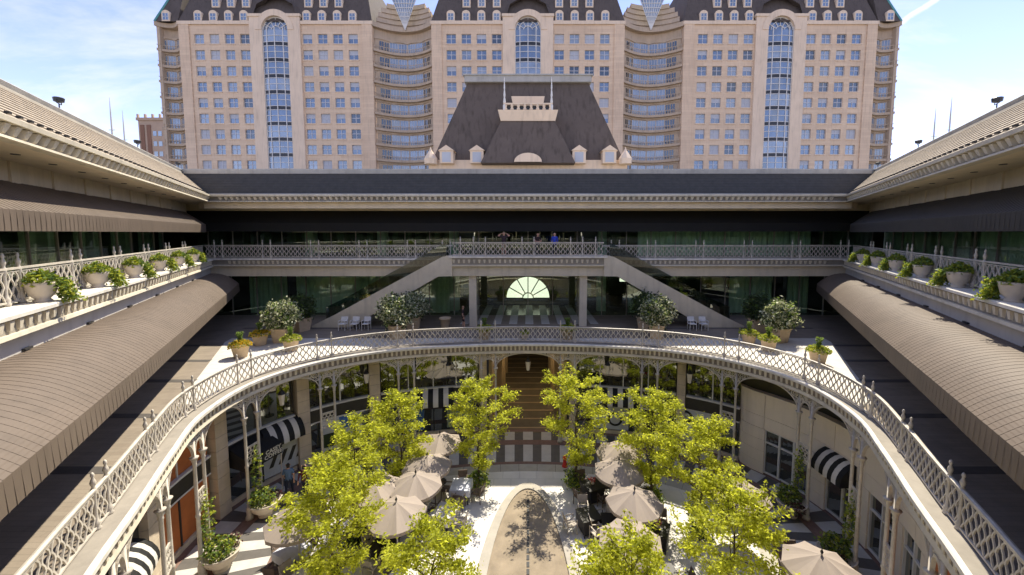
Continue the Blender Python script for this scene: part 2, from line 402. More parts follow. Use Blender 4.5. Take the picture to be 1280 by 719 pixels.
# ------------------------------------------------------------------ the oval of the upper terrace
_H = [(0, 23.3), (4.2, 22.95), (8.15, 21.95), (11.0, 19.95), (12.4, 17.2), (12.15, 14.1), (11.0, 11.6), (9.82, 9.4), (8.62, 7.06), (7.15, 4.6), (4.6, 2.2), (1.6, 1.0)]
_P = np.array(_H + [(-x, y) for x, y in _H[:0:-1]], float)
def _catmull(P, n=24):
    out = []; N = len(P)
    for i in range(N):
        p0, p1, p2, p3 = P[i - 1], P[i], P[(i + 1) % N], P[(i + 2) % N]
        for k in range(n):
            t = k / n
            out.append(.5 * ((2 * p1) + (-p0 + p2) * t + (2 * p0 - 5 * p1 + 4 * p2 - p3) * t * t + (-p0 + 3 * p1 - 3 * p2 + p3) * t ** 3))
    return np.array(out)
_Q = _catmull(_P); _Q = np.vstack([_Q, _Q[:1]])
_L = np.concatenate([[0], np.cumsum(np.linalg.norm(np.diff(_Q, axis=0), axis=1))]); TOT = _L[-1]
def _cp(s): return np.array([np.interp(s % TOT, _L, _Q[:, 0]), np.interp(s % TOT, _L, _Q[:, 1])])
def cvt(s):
    t = _cp(s + .15) - _cp(s - .15); return t / np.linalg.norm(t)
def cv(s, o=0.0):
    t = cvt(s); return _cp(s) + np.array([-t[1], t[0]]) * o
def c3(s, o, z):
    q = cv(s, o); return (q[0], q[1], z)
def cbox(mb, s0, s1, z0, z1, o0, o1, n=None, mi=0):
    """box bent along the oval: s = along, o = outwards, z = up"""
    n = n or max(1, int(math.ceil((s1 - s0) / 0.7)))
    secs = [[c3(s, o0, z0), c3(s, o1, z0), c3(s, o1, z1), c3(s, o0, z1)] for s in np.linspace(s0, s1, n + 1)]
    return mb.loft(secs, True, mi)
def csweep(prof, s0, s1, step=0.4):
    n = max(1, int((s1 - s0) / step)); full = abs((s1 - s0) - TOT) < 1e-6
    ss = np.linspace(s0, s1, n + 1)
    if full: ss = ss[:-1]
    return MB().loft([[c3(s, o, z) for o, z in prof] for s in ss], True, loop=full)
def crot(s):
    t = cvt(s); return math.atan2(t[1], t[0])

L2, L3 = 6.3, 11.1
# ------------------------------------------------------------------ the two wings and the back range share mitred profiles
UX, UY = 0.4886, 0.8725
def W(s, a, d, z): return (s * (7.0 + UX * a + UY * d), UY * a - UX * d, z)
def A_end(d): return 32.66 + 1.706 * d
def X_end(d): return 22.96 + 1.706 * d
def wing_rot(s): return math.atan2(UY, s * UX)      # local +x along the wing
def wsweep(prof, s, a0=-7.0, trim=0.0):
    return MB().loft([[W(s, a0, d, z) for d, z in prof], [W(s, A_end(d) - trim, d, z) for d, z in prof]], True)
def bsweep(prof, x0=None, x1=None):
    return MB().loft([[(-X_end(d) if x0 is None else x0, 28.5 + d, z) for d, z in prof], [(X_end(d) if x1 is None else x1, 28.5 + d, z) for d, z in prof]], True)

# ================================================================== SETTING
g = MB().box(-1500, 1500, -1500, 1500, -0.6, -0.02).build('ground', 'ground_far'); tag(g, kind='structure')

def disc_sheet(name, off, z, m, parent=None, thick=0.05):
    n = 120; ss = np.linspace(0, TOT, n, endpoint=False)
    mb = MB(); top = [c3(s, off, z) for s in ss]; bot = [c3(s, off, z - thick) for s in ss]
    mb.add(top + bot, [tuple(range(n))] + [(i, (i + 1) % n, n + (i + 1) % n, n + i) for i in range(n)])
    return mb.build(name, m, parent)
court = disc_sheet('courtyard_paving', 3.2, 0.0, 'stripe_dark'); tag(court, kind='structure')
white = disc_sheet('white_paving', -2.85, 0.016, 'paving_white', court, 0.03)
for nm, o0, o1, m in (('brick_band', -2.15, -1.92, 'brick_paving'), ('brick_band', -0.12, 0.42, 'brick_paving'), ('brick_band', 1.45, 1.75, 'brick_paving')):
    csweep([(o0, -0.02), (o1, -0.02), (o1, 0.010), (o0, 0.010)], 0, TOT).build(nm, m, court)
# radial white stripes on the dark ring, concrete slabs inside them
k = 0
NS = 66; per = TOT / NS
for i in range(NS):
    sc = i * per
    if cv(sc)[1] < 3.5: continue
    cbox(MB(), sc - per * .26, sc + per * .26, -0.02, 0.009, -1.90, -0.14, 1).build('paving_stripe', 'stripe_white', court)
    cbox(MB(), sc - per * .27, sc + per * .27, -0.02, 0.009, 0.44, 1.43, 1).build('paving_stripe', 'stripe_white', court)
    cbox(MB(), sc - per * .49, sc + per * .49, -0.02, 0.013, -2.84, -2.17, 1).build('concrete_slab', 'concrete', court)
# central gravel oval with a raised kerb
OC, OA, OB = (0.0, 12.0), 1.62, 6.85
def oval(a, b, z, n=72): return [(OC[0] + a * math.cos(2 * math.pi * i / n), OC[1] + b * math.sin(2 * math.pi * i / n), z) for i in range(n)]
kb = MB().loft([oval(OA, OB, 0.0), oval(OA, OB, 0.13), oval(OA + .02, OB + .02, 0.14), oval(OA + .40, OB + .45, 0.14), oval(OA + .42, OB + .47, 0.12), oval(OA + .42, OB + .47, 0.0)], True, caps=False)
kerb = kb.build('oval_kerb', 'kerb', court)
gv = MB(); q = oval(OA + .01, OB + .01, 0.075); gv.add(q, [tuple(range(len(q)))]); gv.build('gravel_bed', 'gravel', court)
for i in range(26):
    MB().box(-0.055, 0.055, 9.6 + i * .33, 9.6 + i * .33 + .24, 0.076, 0.095).build('drain_grate', 'drain', court)

# upper terrace slab with the oval opening
TC = np.array([0.0, 14.0])
def bound(th, lim_d, ymax, ymin):
    d = np.array([math.cos(th), math.sin(th)]); best = 1e9
    if d[1] > 1e-6: best = min(best, (ymax - TC[1]) / d[1])
    if d[1] < -1e-6: best = min(best, (ymin - TC[1]) / d[1])
    for s in (-1, 1):                      # s*x = 6.8 + .56 y + lim
        den = s * d[0] - .56 * d[1]
        if den > 1e-6: best = min(best, (6.8 + .56 * TC[1] + lim_d * 1.1461) / den)
    p = TC + d * best; return (p[0], p[1])
def ring_sheet(inner_off, lim_d, ymax, ymin, z0, z1, n=240):
    mb = MB(); secs = []
    ss = np.linspace(0, TOT, n, endpoint=False)
    for s in ss:
        p = cv(s, inner_off); th = math.atan2(p[1] - TC[1], p[0] - TC[0]); b = bound(th, lim_d, ymax, ymin)
        if (b[0] - TC[0]) ** 2 + (b[1] - TC[1]) ** 2 < (p[0] - TC[0]) ** 2 + (p[1] - TC[1]) ** 2: b = (p[0] * 1.0001, p[1])
        secs.append([(p[0], p[1], z0), (b[0], b[1], z0), (b[0], b[1], z1), (p[0], p[1], z1)])
    return mb.loft(secs, True, loop=True)
terr = ring_sheet(0.05, 1.35, 31.6, -7.0, L2 - 0.42, L2).build('terrace_deck', 'deck'); tag(terr, kind='structure')
# pale paved part near the railing, wide at the back corners
def pale():
    mb = MB(); ss = [s for s in np.linspace(-17.2, 17.2, 90)]; secs = []
    for s in ss:
        p = cv(s, 0.62); d = p - TC; th = math.atan2(d[1], d[0]); dd = np.array([math.cos(th), math.sin(th)]); best = (24.5 - TC[1]) / dd[1] if dd[1] > 1e-3 else 1e9
        for sg in (-1, 1):
            den = sg * dd[0] - .56 * dd[1]
            if den > 1e-6: best = min(best, (15.75 + .56 * (TC[1] - 18.5)) / den)
        b = TC + dd * max(best, np.linalg.norm(d) + .02)
        secs.append([(p[0], p[1], L2 - .01), (b[0], b[1], L2 - .01), (b[0], b[1], L2 + .006), (p[0], p[1], L2 + .006)])
    return mb.loft(secs, True)
pale().build('pale_paving', 'deck_pale', terr)
for yb in (10.6, 13.9, 17.3, 20.1, 22.9):
    for s in (-1, 1):
        x1 = 6.8 + .56 * yb + 1.4; x0 = max(cvx for cvx in [abs(cv(ss)[0]) for ss in np.linspace(0, TOT / 2, 200) if abs(cv(ss)[1] - yb) < .3]) + 0.75
        if yb > 15: x0 = max(x0, 15.75 + .56 * (yb - 18.5) + .02)
        MB().box(min(s * x0, s * x1), max(s * x0, s * x1), yb - .17, yb + .17, L2 - .01, L2 + .007).build('paving_band', 'deck_band', terr)
MB().box(-20, 20, 27.0, 27.25, L2 - .01, L2 + .006).build('paving_band', 'deck_band', terr)
# stone edge and moulded fascia around the opening
csweep([(0.0, L2 - .10), (0.55, L2 - .10), (0.55, L2 + .012), (0.03, L2 + .012), (0.0, L2 - .01)], 0, TOT).build('edge_coping', 'coping', terr)
csweep([(-0.09, L2 - .13), (0.02, L2 - .13), (0.02, L2 + .02), (-0.05, L2 + .02), (-0.09, L2 - .02)], 0, TOT).build('edge_lip', 'iron_edge', terr)
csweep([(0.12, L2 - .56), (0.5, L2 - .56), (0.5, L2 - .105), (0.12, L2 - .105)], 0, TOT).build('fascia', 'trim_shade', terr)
csweep([(0.02, L2 - .60), (0.14, L2 - .60), (0.14, L2 - .46), (0.06, L2 - .46)], 0, TOT).build('lower_moulding', 'trim', terr)
brk = MB().hexa([(-.045, -.10, -.16), (.045, -.10, -.16), (.045, 0, -.19), (-.045, 0, -.19), (-.065, -.11, .11), (.065, -.11, .11), (.065, 0, .11), (-.065, 0, .11)])
# local +y points outwards of the opening here, so the bracket hangs on its -y side
brk_m = brk.mesh('bracket', 'trim')
nb = 290
for i in range(nb):
    s = TOT * i / nb; p = cv(s, 0.125)
    if p[1] < 5.5: continue
    place('bracket', brk_m, terr, (p[0], p[1], L2 - .27), crot(s))

# ================================================================== railings
def wavy_panel(length, to_xyz, H0=.10, H1=.86, pitch=.165, amp=.056, wd=.042, th=.03, per=.40):
    """cast-iron infill: mirrored waving bars forming a staggered chain of lozenges"""
    mb = MB(); n = max(2, int(round(length / pitch))); m = 9
    for i in range(n):
        x0 = -length / 2 + (i + .5) * length / n; sg = 1 if i % 2 else -1
        secs = []
        for j in range(m):
            z = H0 + (H1 - H0) * j / (m - 1); ph = math.cos(2 * math.pi * (z - H0) / per); x = x0 + sg * amp * ph
            w = wd * (1.25 if abs(ph) > .6 else .9) / 2
            secs.append([to_xyz(x - w, -th / 2, z), to_xyz(x + w, -th / 2, z), to_xyz(x + w, th / 2, z), to_xyz(x - w, th / 2, z)])
        mb.loft(secs, True)
    return mb
post_prof = [(.075, 0), (.085, .05), (.06, .09), (.08, .15), (.045, .22), (.036, .30), (.036, .80), (.05, .86), (.058, .93), (.05, .97), (.03, 1.02), (.045, 1.07), (.058, 1.12), (.04, 1.18), (.022, 1.23), (.038, 1.28), (.03, 1.33), (.006, 1.36)]
post_m = MB().lathe(post_prof, 8).mesh('post', 'iron', True)

# railing round the oval
rl = empty('balcony_railing', (0, 23.9, L2)); tag(rl, 'curving cream cast-iron balustrade round the oval opening of the terrace', 'railing')
def inv(o):
    o.matrix_parent_inverse = Matrix.Translation((0, -23.9, -L2)); return o
RO = 0.40
PAIRS = [2.4, 7.2, 11.3, 14.95, 18.0, 21.0, 24.0]; HALF = [.43, .43, .34, .32, .28, .28, .28]
posts = sorted([sg * p + e * h for p, h in zip(PAIRS, HALF) for sg in (-1, 1) for e in (-1, 1)])
inv(csweep([(RO - .045, L2 + .92), (RO + .045, L2 + .92), (RO + .05, L2 + .965), (RO, L2 + .985), (RO - .05, L2 + .965)], -27, 27, .35).build('top_rail', 'iron', rl))
inv(csweep([(RO - .03, L2 + .06), (RO + .03, L2 + .06), (RO + .03, L2 + .105), (RO - .03, L2 + .105)], -27, 27, .35).build('bottom_rail', 'iron', rl))
inv(csweep([(RO - .02, L2 + .855), (RO + .02, L2 + .855), (RO + .02, L2 + .885), (RO - .02, L2 + .885)], -27, 27, .35).build('middle_rail', 'iron', rl))
for s in posts:
    p = cv(s, RO); inv(place('post', post_m, rl, (p[0], p[1], L2)))
ends = [-27.0] + posts + [27.0]
for a, b in zip(ends[:-1], ends[1:]):
    if b - a < .2: continue
    c = (a + b) / 2
    inv(wavy_panel(b - a - .1, lambda x, y, z: c3(c + x, RO + y, L2 + z), pitch=.15).build('lattice_panel', 'iron', rl))

def straight_rail(name, label, P, Q, pair_at, z, half=.3, pm='iron'):
    """railing between plan points P and Q, paired posts at the given distances from P"""
    P, Q = np.array(P, float), np.array(Q, float); Lg = np.linalg.norm(Q - P); u = (Q - P) / Lg; rz = math.atan2(u[1], u[0])
    r = empty(name, (P[0], P[1], z), rz); tag(r, label, 'railing')
    MB().box(0, Lg, -.045, .045, .92, .975).build('top_rail', pm, r)
    MB().box(0, Lg, -.03, .03, .06, .105).build('bottom_rail', pm, r)
    MB().box(0, Lg, -.02, .02, .856, .885).build('middle_rail', pm, r)
    ps = sorted([p + e * half for p in pair_at for e in (-1, 1) if 0 <= p + e * half <= Lg])
    for p in ps: place('post', post_m, r, (p, 0, 0))
    en = [0] + ps + [Lg]; cache = {}
    for a, b in zip(en[:-1], en[1:]):
        if b - a < .25: continue
        key = round(b - a, 2)
        if key not in cache: cache[key] = wavy_panel(b - a - .08, lambda x, y, z: (x, y, z)).mesh('lattice_panel', pm)
        place('lattice_panel', cache[key], r, ((a + b) / 2, 0, 0))
    return r
POT_A = [9.2 + 3.3 * k for k in range(7)]
for s in (-1, 1):
    P = W(s, -4, .72, 0)[:2]; Q = W(s, A_end(.72) - .2, .72, 0)[:2]
    straight_rail('balcony_railing', 'straight cream balustrade behind planters below the sunlit brown awning' if s < 0 else 'straight cream balustrade behind planters below the shaded dark awning', P, Q, [a + 4 - .35 for a in POT_A] , L3 + .012)
PF_Y, PF_Z, PF_X = 27.3, 11.36, 5.3
xb = X_end(.72) - .1
straight_rail('balcony_railing', 'grey balustrade on the shaded gallery nearest the sunlit brown awning wing', (-xb, 29.22), (-PF_X - .3, 29.22), [1.0, 4.6, 8.2, 11.8, 15.4, 18.0], L3 + .012)
straight_rail('balcony_railing', 'grey balustrade on the shaded gallery nearest the dark awning wing', (PF_X + .3, 29.22), (xb, 29.22), [.9, 3.6, 7.2, 10.8, 14.4, 18.0], L3 + .012)
straight_rail('balcony_railing', 'pale balustrade on the central landing with people leaning on it', (-PF_X, PF_Y + .12), (PF_X, PF_Y + .12), [.15, 1.9, 5.3, 8.7, 10.45], PF_Z + .01, half=.42)

# ================================================================== cast-iron arcade under the terrace edge
arc = empty('iron_arcade', (0, 23.6, 0)); tag(arc, 'cream cast-iron arcade of paired columns and lacy arches round the courtyard', 'arcade')
def inva(o):
    o.matrix_parent_inverse = Matrix.Translation((0, -23.6, 0)); return o
CAP, TOPZ, CO = 4.75, L2 - .58, 0.22
col_m = MB().lathe([(.16, 0), (.16, .12), (.12, .18), (.12, .5), (.09, .58), (.075, .7), (.065, 2.4), (.085, 2.44), (.085, 2.5), (.062, 2.55), (.058, CAP - .35), (.08, CAP - .3), (.065, CAP - .24), (.09, CAP - .12), (.14, CAP - .03), (.15, CAP), (.06, CAP + .02), (.05, TOPZ)], 10).mesh('column', 'iron', True)
def ring2d(mb, cx, cz, r, fn, w=.022, n=12, a0=0, a1=2 * math.pi):
    k = n if a1 - a0 > 6.2 else n + 1; secs = []
    for i in range(k):
        t = a0 + (a1 - a0) * i / n
        secs.append([fn(cx + (r - w) * math.cos(t), -.02, cz + (r - w) * math.sin(t)), fn(cx + (r + w) * math.cos(t), -.02, cz + (r + w) * math.sin(t)),
                     fn(cx + (r + w) * math.cos(t), .02, cz + (r + w) * math.sin(t)), fn(cx + (r - w) * math.cos(t), .02, cz + (r - w) * math.sin(t))])
    mb.loft(secs, True, loop=(k == n))
def spandrel(s0, s1, small=False):
    mb = MB(); c = (s0 + s1) / 2; half = (s1 - s0) / 2 - .05; fn = lambda x, y, z: c3(c + x, CO + y, z)
    rise = (TOPZ - .10) - CAP if not small else .55
    def zin(x): return CAP + rise * (max(0, 1 - (abs(x) / half) ** 2.4)) ** .5
    n = 22 if not small else 10; secs = []
    for i in range(n + 1):
        x = -half + 2 * half * i / n; x = half * math.sin(math.pi / 2 * (x / half)); z = zin(x)
        secs.append([fn(x, -.05, z), fn(x, .05, z), fn(x, .05, min(z + .075, TOPZ)), fn(x, -.05, min(z + .075, TOPZ))])
    mb.loft(secs, True)
    # filigree: nested scrolls filling the corners
    rng = random.Random(int(s0 * 100)); placed = []
    for r in (.20, .15, .11, .08, .06, .045, .036):
        for _ in range(260):
            x = rng.uniform(-half, half); zl = zin(x) + .09 + r
            if zl > TOPZ - r - .02: continue
            z = rng.uniform(zl, TOPZ - r - .02)
            if zin(x + r) + .07 > z - r * .6 or zin(x - r) + .07 > z - r * .6: continue
            if abs(x) + r > half: continue
            if all((x - a) ** 2 + (z - b) ** 2 > (r + q + .012) ** 2 for a, b, q in placed):
                placed.append((x, z, r)); placed.append((-x, z, r))
    nv = max(3, int(2 * half / .12))
    for i in range(nv + 1):
        x = -half + 2 * half * i / nv; z0 = zin(x) + .06
        if TOPZ - z0 > .08: mb.hexa([fn(x - .007, -.012, z0), fn(x + .007, -.012, z0), fn(x + .007, .012, z0), fn(x - .007, .012, z0), fn(x - .007, -.012, TOPZ), fn(x + .007, -.012, TOPZ), fn(x + .007, .012, TOPZ), fn(x - .007, .012, TOPZ)])
    for x, z, r in placed:
        ring2d(mb, x, z, r, fn, .020, 10 if r > .1 else 6)
        if r > .1: ring2d(mb, x, z, r * .45, fn, .016, 7)
    return mb
csweep([(CO - .07, TOPZ - .04), (CO + .07, TOPZ - .04), (CO + .07, TOPZ + .02), (CO - .07, TOPZ + .02)], -26, 26, .5)
inva(csweep([(CO - .07, TOPZ - .045), (CO + .07, TOPZ - .045), (CO + .07, TOPZ + .015), (CO - .07, TOPZ + .015)], -26, 26, .5).build('top_beam', 'iron', arc))
for s in posts:
    p = cv(s, CO); inva(place('column', col_m, arc, (p[0], p[1], 0.01), crot(s)))
for a, b in zip(posts[:-1], posts[1:]):
    inva(spandrel(a, b, b - a < 1.0).build('arch_spandrel', 'iron', arc))
    if b - a < 1.0 and abs((a + b) / 2) > 2.5:
        mb = MB(); c = (a + b) / 2; h = (b - a) / 2 - .06; fn = lambda x, y, z: c3(c + x, CO + y, z)
        for z in (2.5, 3.3): mb.hexa([fn(-h, -.025, z), fn(h, -.025, z), fn(h, .025, z), fn(-h, .025, z), fn(-h, -.025, z + .06), fn(h, -.025, z + .06), fn(h, .025, z + .06), fn(-h, .025, z + .06)])
        for i in range(3):
            for j in range(3): ring2d(mb, -h + h * (2 * i + 1) / 3, 2.67 + j * .255, .12 if h > .3 else .10, fn, .018, 8)
        inva(mb.build('lattice_panel', 'iron', arc))

# hanging lanterns in the arches
ln = empty('hanging_lantern', c3(0, 1.0, 4.3))
MB().lathe([(.10, 0), (.17, .55), (.17, .58)], 6).build('glass_body', 'lamp_glass', ln)
MB().lathe([(.19, .57), (.10, .72), (.03, .80), (.03, .86)], 6).build('cap', 'metal_dark', ln)
MB().tube([(0, 0, .85), (0, 0, 1.42)], .012, 5).build('chain', 'metal_dark', ln)
LANT = [(-4.8, 'pale lantern hanging in the arch beside the dark passage, over the greenish poster'), (4.8, 'pale lantern hanging in the arch over the white posters and striped awning'), (-9.25, 'pale lantern hanging in the arch over the blue poster'), (9.25, 'pale lantern hanging in the arch next to the rounded white shopfront'), (-13.1, 'pale lantern hanging in the arch over the café sign')]
tag(ln, 'pale lantern hanging in the arch of the dark central passage', 'lantern', 'lanterns hanging in the arcade arches')
for s, lb in LANT:
    dup(ln, c3(s, .9, 4.25), 0, lb, 'lanterns hanging in the arcade arches')

# ================================================================== two splayed wings and the back range
def inw(s):                 # local +y towards the courtyard
    return math.atan2(UY, UX) if s > 0 else math.atan2(-UY, UX)
corn_b = MB()
corn_b.hexa([(-.07, 0, -.14), (.07, 0, -.14), (.07, .10, -.10), (-.07, .10, -.10), (-.10, 0, .12), (.10, 0, .12), (.10, .20, .12), (-.10, .20, .12)])
corn_bm = corn_b.mesh('cornice_bracket', 'trim')
den_m = MB().hexa([(-.05, 0, -.13), (.05, 0, -.13), (.05, .06, -.10), (-.05, .06, -.10), (-.085, 0, .13), (.085, 0, .13), (.085, .09, .13), (-.085, .09, .13)]).mesh('fascia_bracket', 'trim')
guard_m = MB().box(-.05, .05, -.03, .06, 0, .06).mesh('snow_guard', 'metal_dark')
seam_prof = []
CANOPY = []
for i in range(11):                       # barrel section of the lower canopy (d, z)
    t = i / 10; ang = R(8 + 60 * t)
    CANOPY.append((t, ang))
# points of the curved sheet: from the wall (d .35, z 10.0) out to the lip (d -1.75, z 9.42)
def can_lip(a): return -1.82 + .40 * (a - 5) / 28.0
def can_pt(t, a=15):
    d = .35 + (can_lip(a) - .35) * t; z = 10.02 + .06 * t - .93 * t ** 2.4
    return d, z
CAN_END = 1.5
def seam_strip(ptsdz, h=.028, w=.035):
    """raised seam along a section, local x = along the wing, local y = towards the court (= -d)"""
    mb = MB(); secs = []
    for d, z in ptsdz: secs.append([(-w / 2, -d, z - .01), (w / 2, -d, z - .01), (w / 2, -d, z + h), (-w / 2, -d, z + h)])
    return mb.loft(secs, True)
AW = [(1.98, 14.60), (1.1, 14.10), (.25, 13.58)]
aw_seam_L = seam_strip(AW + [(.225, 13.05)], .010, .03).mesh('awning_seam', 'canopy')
aw_seam_R = seam_strip(AW + [(.225, 13.05)], .010, .03).mesh('awning_seam', 'canopy_shaded')

def hip_a(dw): return (28.5 + .12 + (dw - .12) * .5 + UX * dw) / UY
def hip_x(db):
    dw = .12 + (db - .12) * 2; return 7.0 + UX * hip_a(dw) + UY * dw
def wing(s):
    left = s < 0
    w = empty('shopping_wing', W(s, 14, 3, 0)); M = Matrix.Translation(-Vector(W(s, 14, 3, 0)))
    tag(w, 'low splayed wing with sunlit brown upper awning, tiled roof and barrel canopy' if left else 'low splayed wing with shaded dark upper awning, tiled roof and barrel canopy', 'building')
    def P(o): o.matrix_parent_inverse = M; return o
    def sw(name, prof, m, a0=-7.0, trim=0.0, par=None): 
        o = wsweep(prof, s, a0, trim).build(name, m, par or w)
        if par is None: P(o)
        else: o.matrix_parent_inverse = (par.matrix_parent_inverse if False else Matrix.Identity(4))
        return o
    # lower storey wall, gallery slab, fascia
    sw('lower_wall', [(1.4, L2), (1.7, L2), (1.7, 10.3), (1.4, 10.3)], 'shop_glass')
    sw('gallery_floor', [(.95, 10.85), (3.4, 10.85), (3.4, 11.06), (.95, 11.06)], 'concrete')
    sw('ledge', [(-.03, 10.98), (.95, 10.98), (.95, 11.1), (0, 11.1), (-.03, 11.07)], 'iron_edge')
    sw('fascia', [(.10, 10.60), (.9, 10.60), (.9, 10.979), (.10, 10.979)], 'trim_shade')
    sw('fascia_moulding', [(0.0, 10.52), (.88, 10.52), (.88, 10.62), (.02, 10.62)], 'trim')
    sw('plain_band', [(.25, 10.02), (1.3, 10.02), (1.3, 10.519), (.25, 10.519)], 'band_grey')
    # upper storey
    sw('upper_band', [(2.0, 14.4), (3.4, 14.4), (3.4, 15.24), (2.0, 15.24)], 'render_wall')
    sw('soffit', [(.18, 15.24), (3.3, 15.24), (3.3, 15.40), (.18, 15.40)], 'soffit')
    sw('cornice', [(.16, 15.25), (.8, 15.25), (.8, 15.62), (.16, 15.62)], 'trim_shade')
    sw('gutter', [(-.10, 15.60), (.5, 15.60), (.5, 15.76), (-.02, 15.76), (-.12, 15.72)], 'trim')
    sw('cornice_moulding', [(-.02, 15.22), (.3, 15.22), (.3, 15.285), (-.01, 15.285)], 'trim')
    sw('roof_deck', [(2.0, 17.3), (9, 17.1), (9, 15.5), (.5, 15.5)], 'roof_cap')
    for nm, pr, m_ in (('ridge_cap', [(1.93, 17.48), (2.5, 17.48), (2.5, 17.70), (1.90, 17.70), (1.86, 17.66)], 'roof_cap'), ('ridge_moulding', [(1.80, 17.38), (2.3, 17.38), (2.3, 17.48), (1.84, 17.48)], 'trim_shade')):
        P(MB().loft([[W(s, -7, d, z) for d, z in pr], [W(s, hip_a(d), d, z) for d, z in pr]], True).build(nm, m_, w))
    n = 12
    for i in range(n):
        t0, t1 = i / n, (i + 1) / n
        d0, z0 = .12 + 1.72 * t0, 15.765 + 1.61 * t0; d1, z1 = .12 + 1.72 * t1, 15.765 + 1.61 * t1
        pr = [(d0 - .035, z0 + .045), (d0, z0 - .02), (d1, z1), (d1 - .012, z1 + .015)]
        P(MB().loft([[W(s, -7, d, z) for d, z in pr], [W(s, hip_a(d), d, z) for d, z in pr]], True).build('tile_course', 'tile', w))
    # brackets of cornice and fascia
    a = 5.0
    while a < A_end(.16) - .2:
        P(place('cornice_bracket', corn_bm, w, W(s, a, .165, 15.46), inw(s))); a += .42
    a = 5.0
    while a < A_end(.10) - .2:
        P(place('fascia_bracket', den_m, w, W(s, a, .105, 10.80), inw(s))); a += .36
    a = 6.0
    while a < A_end(.2) - .3:
        P(place('snow_guard', guard_m, w, W(s, a, .20, 15.905), inw(s))); a += .45
    # soffit downlights
    for a in np.arange(8, 32, 1.9):
        P(MB().lathe([(.10, -.012), (.10, .02)], 10).build('soffit_light', 'metal_dark', w, loc=W(s, a, 1.1, 15.235)))
    # pilasters on the band
    for a in np.arange(6, 34, 2.4):
        mb = MB().box(-.22, .22, 0, .06, 0, .94); P(mb.build('pilaster', 'render_wall', w, loc=W(s, a, 1.995, 14.302), rz=inw(s)))
    # upper awning
    aw = sw('upper_awning', AW + [(.25, 13.04), (.29, 13.04), (.31, 13.56), (1.1, 14.06), (1.98, 14.56)], 'canopy' if left else 'canopy_shaded', trim=.6)
    a = 5.0
    while a < A_end(.25) - .7:
        o = place('awning_seam', aw_seam_L if left else aw_seam_R, aw, W(s, a, 0, 0), inw(s)); a += .25
    # glazed upper wall: one pane a bay, posts between
    pane_m = MB().box(-.98, .98, -.012, .012, 0, 2.95).mesh('glass_pane', 'tinted')
    post2 = MB().box(-.035, .035, -.05, .05, 0, 3.0).mesh('mullion', 'trim_shade')
    colm = MB().box(-.35, .35, -.25, .25, 0, 3.2).mesh('inner_column', 'inner_column')
    a = 6.0; i = 0
    while a < A_end(3.3) - 1.2:
        P(place('glass_pane', pane_m, w, W(s, a, 3.25, 11.08), inw(s)))
        P(place('mullion', post2, w, W(s, a - 1.0, 3.25, 11.07), inw(s)))
        if i % 2 == 0: P(place('inner_column', colm, w, W(s, a - 1.0, 3.62, 11.07), inw(s)))
        a += 2.0; i += 1
    rng = random.Random(5 + s)
    cur_m = MB(); secs = [[(x, .05 * math.sin(x * 19) + .02 * math.sin(x * 47), 0), (x, .05 * math.sin(x * 19) + .02 * math.sin(x * 47), 2.9)] for x in np.linspace(-.5, .5, 40)]
    cur_m = cur_m.loft(secs, False, caps=False).mesh('curtain', 'curtain', True)
    for i, a in enumerate(np.arange(6.5, A_end(4) - 1, 1.0)):
        if (left and i % 4 == 1) or (not left and i % 5 != 2): P(place('curtain', cur_m, w, W(s, a, 3.45, 11.1), inw(s)))
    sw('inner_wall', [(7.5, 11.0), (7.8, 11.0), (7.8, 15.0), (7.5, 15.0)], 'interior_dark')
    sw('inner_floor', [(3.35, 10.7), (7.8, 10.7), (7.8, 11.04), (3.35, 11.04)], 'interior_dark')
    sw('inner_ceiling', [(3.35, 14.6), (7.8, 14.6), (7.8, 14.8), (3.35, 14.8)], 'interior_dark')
    # barrel canopy over the terrace
    canp = lambda a: [can_pt(i / 32, a) for i in range(33)] + [(can_lip(a) - .02, 8.60), (can_lip(a) + .02, 8.60)] + [(can_pt(i / 32, a)[0], can_pt(i / 32, a)[1] - .05) for i in range(32, -1, -1)]
    # closing end: swept to a square end short of the back range
    mb = MB().loft([[W(s, a, d, z) for d, z in canp(a)] for a in (-5, 33.0)], True)
    cn = P(mb.build('barrel_canopy', 'canopy', w))
    a = -4.0
    while a < 33.0:
        sm = seam_strip([can_pt(i / 16, a) for i in range(17)] + [(can_lip(a) - .03, 8.61)], .006, .028).mesh('canopy_seam', 'canopy')
        place('canopy_seam', sm, cn, W(s, a, 0, 0), inw(s)); a += .225
    for a in np.arange(8, 28, 3.3):
        mb = MB().box(-.16, .16, -.10, .06, 0, .05); place('canopy_bracket', mb.mesh('canopy_bracket', 'metal_dark'), cn, W(s, a, .24, 10.05), inw(s))
    return w
wing(-1); wing(1)

bk = empty('back_range', (0, 31, 0)); tag(bk, 'low back range with black awning, slate mansard and glazed entrance under twin stairs', 'building')
MBk = Matrix.Translation((0, -31, 0))
def B(o): o.matrix_parent_inverse = MBk; return o
def bs(name, prof, m, x0=None, x1=None): return B(bsweep(prof, x0, x1).build(name, m, bk))
G0 = .5      # the gallery edge is set back behind the stairs
bs('ledge', [(G0 - .03, 10.98), (.95, 10.98), (.95, 11.1), (G0, 11.1)], 'iron_edge')
bs('fascia', [(G0 + .10, 10.60), (.9, 10.60), (.9, 10.979), (G0 + .10, 10.979)], 'trim_shade')
bs('fascia_moulding', [(G0, 10.52), (.88, 10.52), (.88, 10.62), (G0 + .02, 10.62)], 'trim')
bs('beam', [(G0 + .25, 9.75), (1.3, 9.75), (1.3, 10.519), (G0 + .25, 10.519)], 'render_wall')
bs('gallery_floor', [(.95, 10.72), (3.5, 10.72), (3.5, 11.06), (.95, 11.06)], 'concrete')
bs('upper_band', [(3.1, 14.5), (3.5, 14.5), (3.5, 15.25), (3.1, 15.25)], 'render_wall')
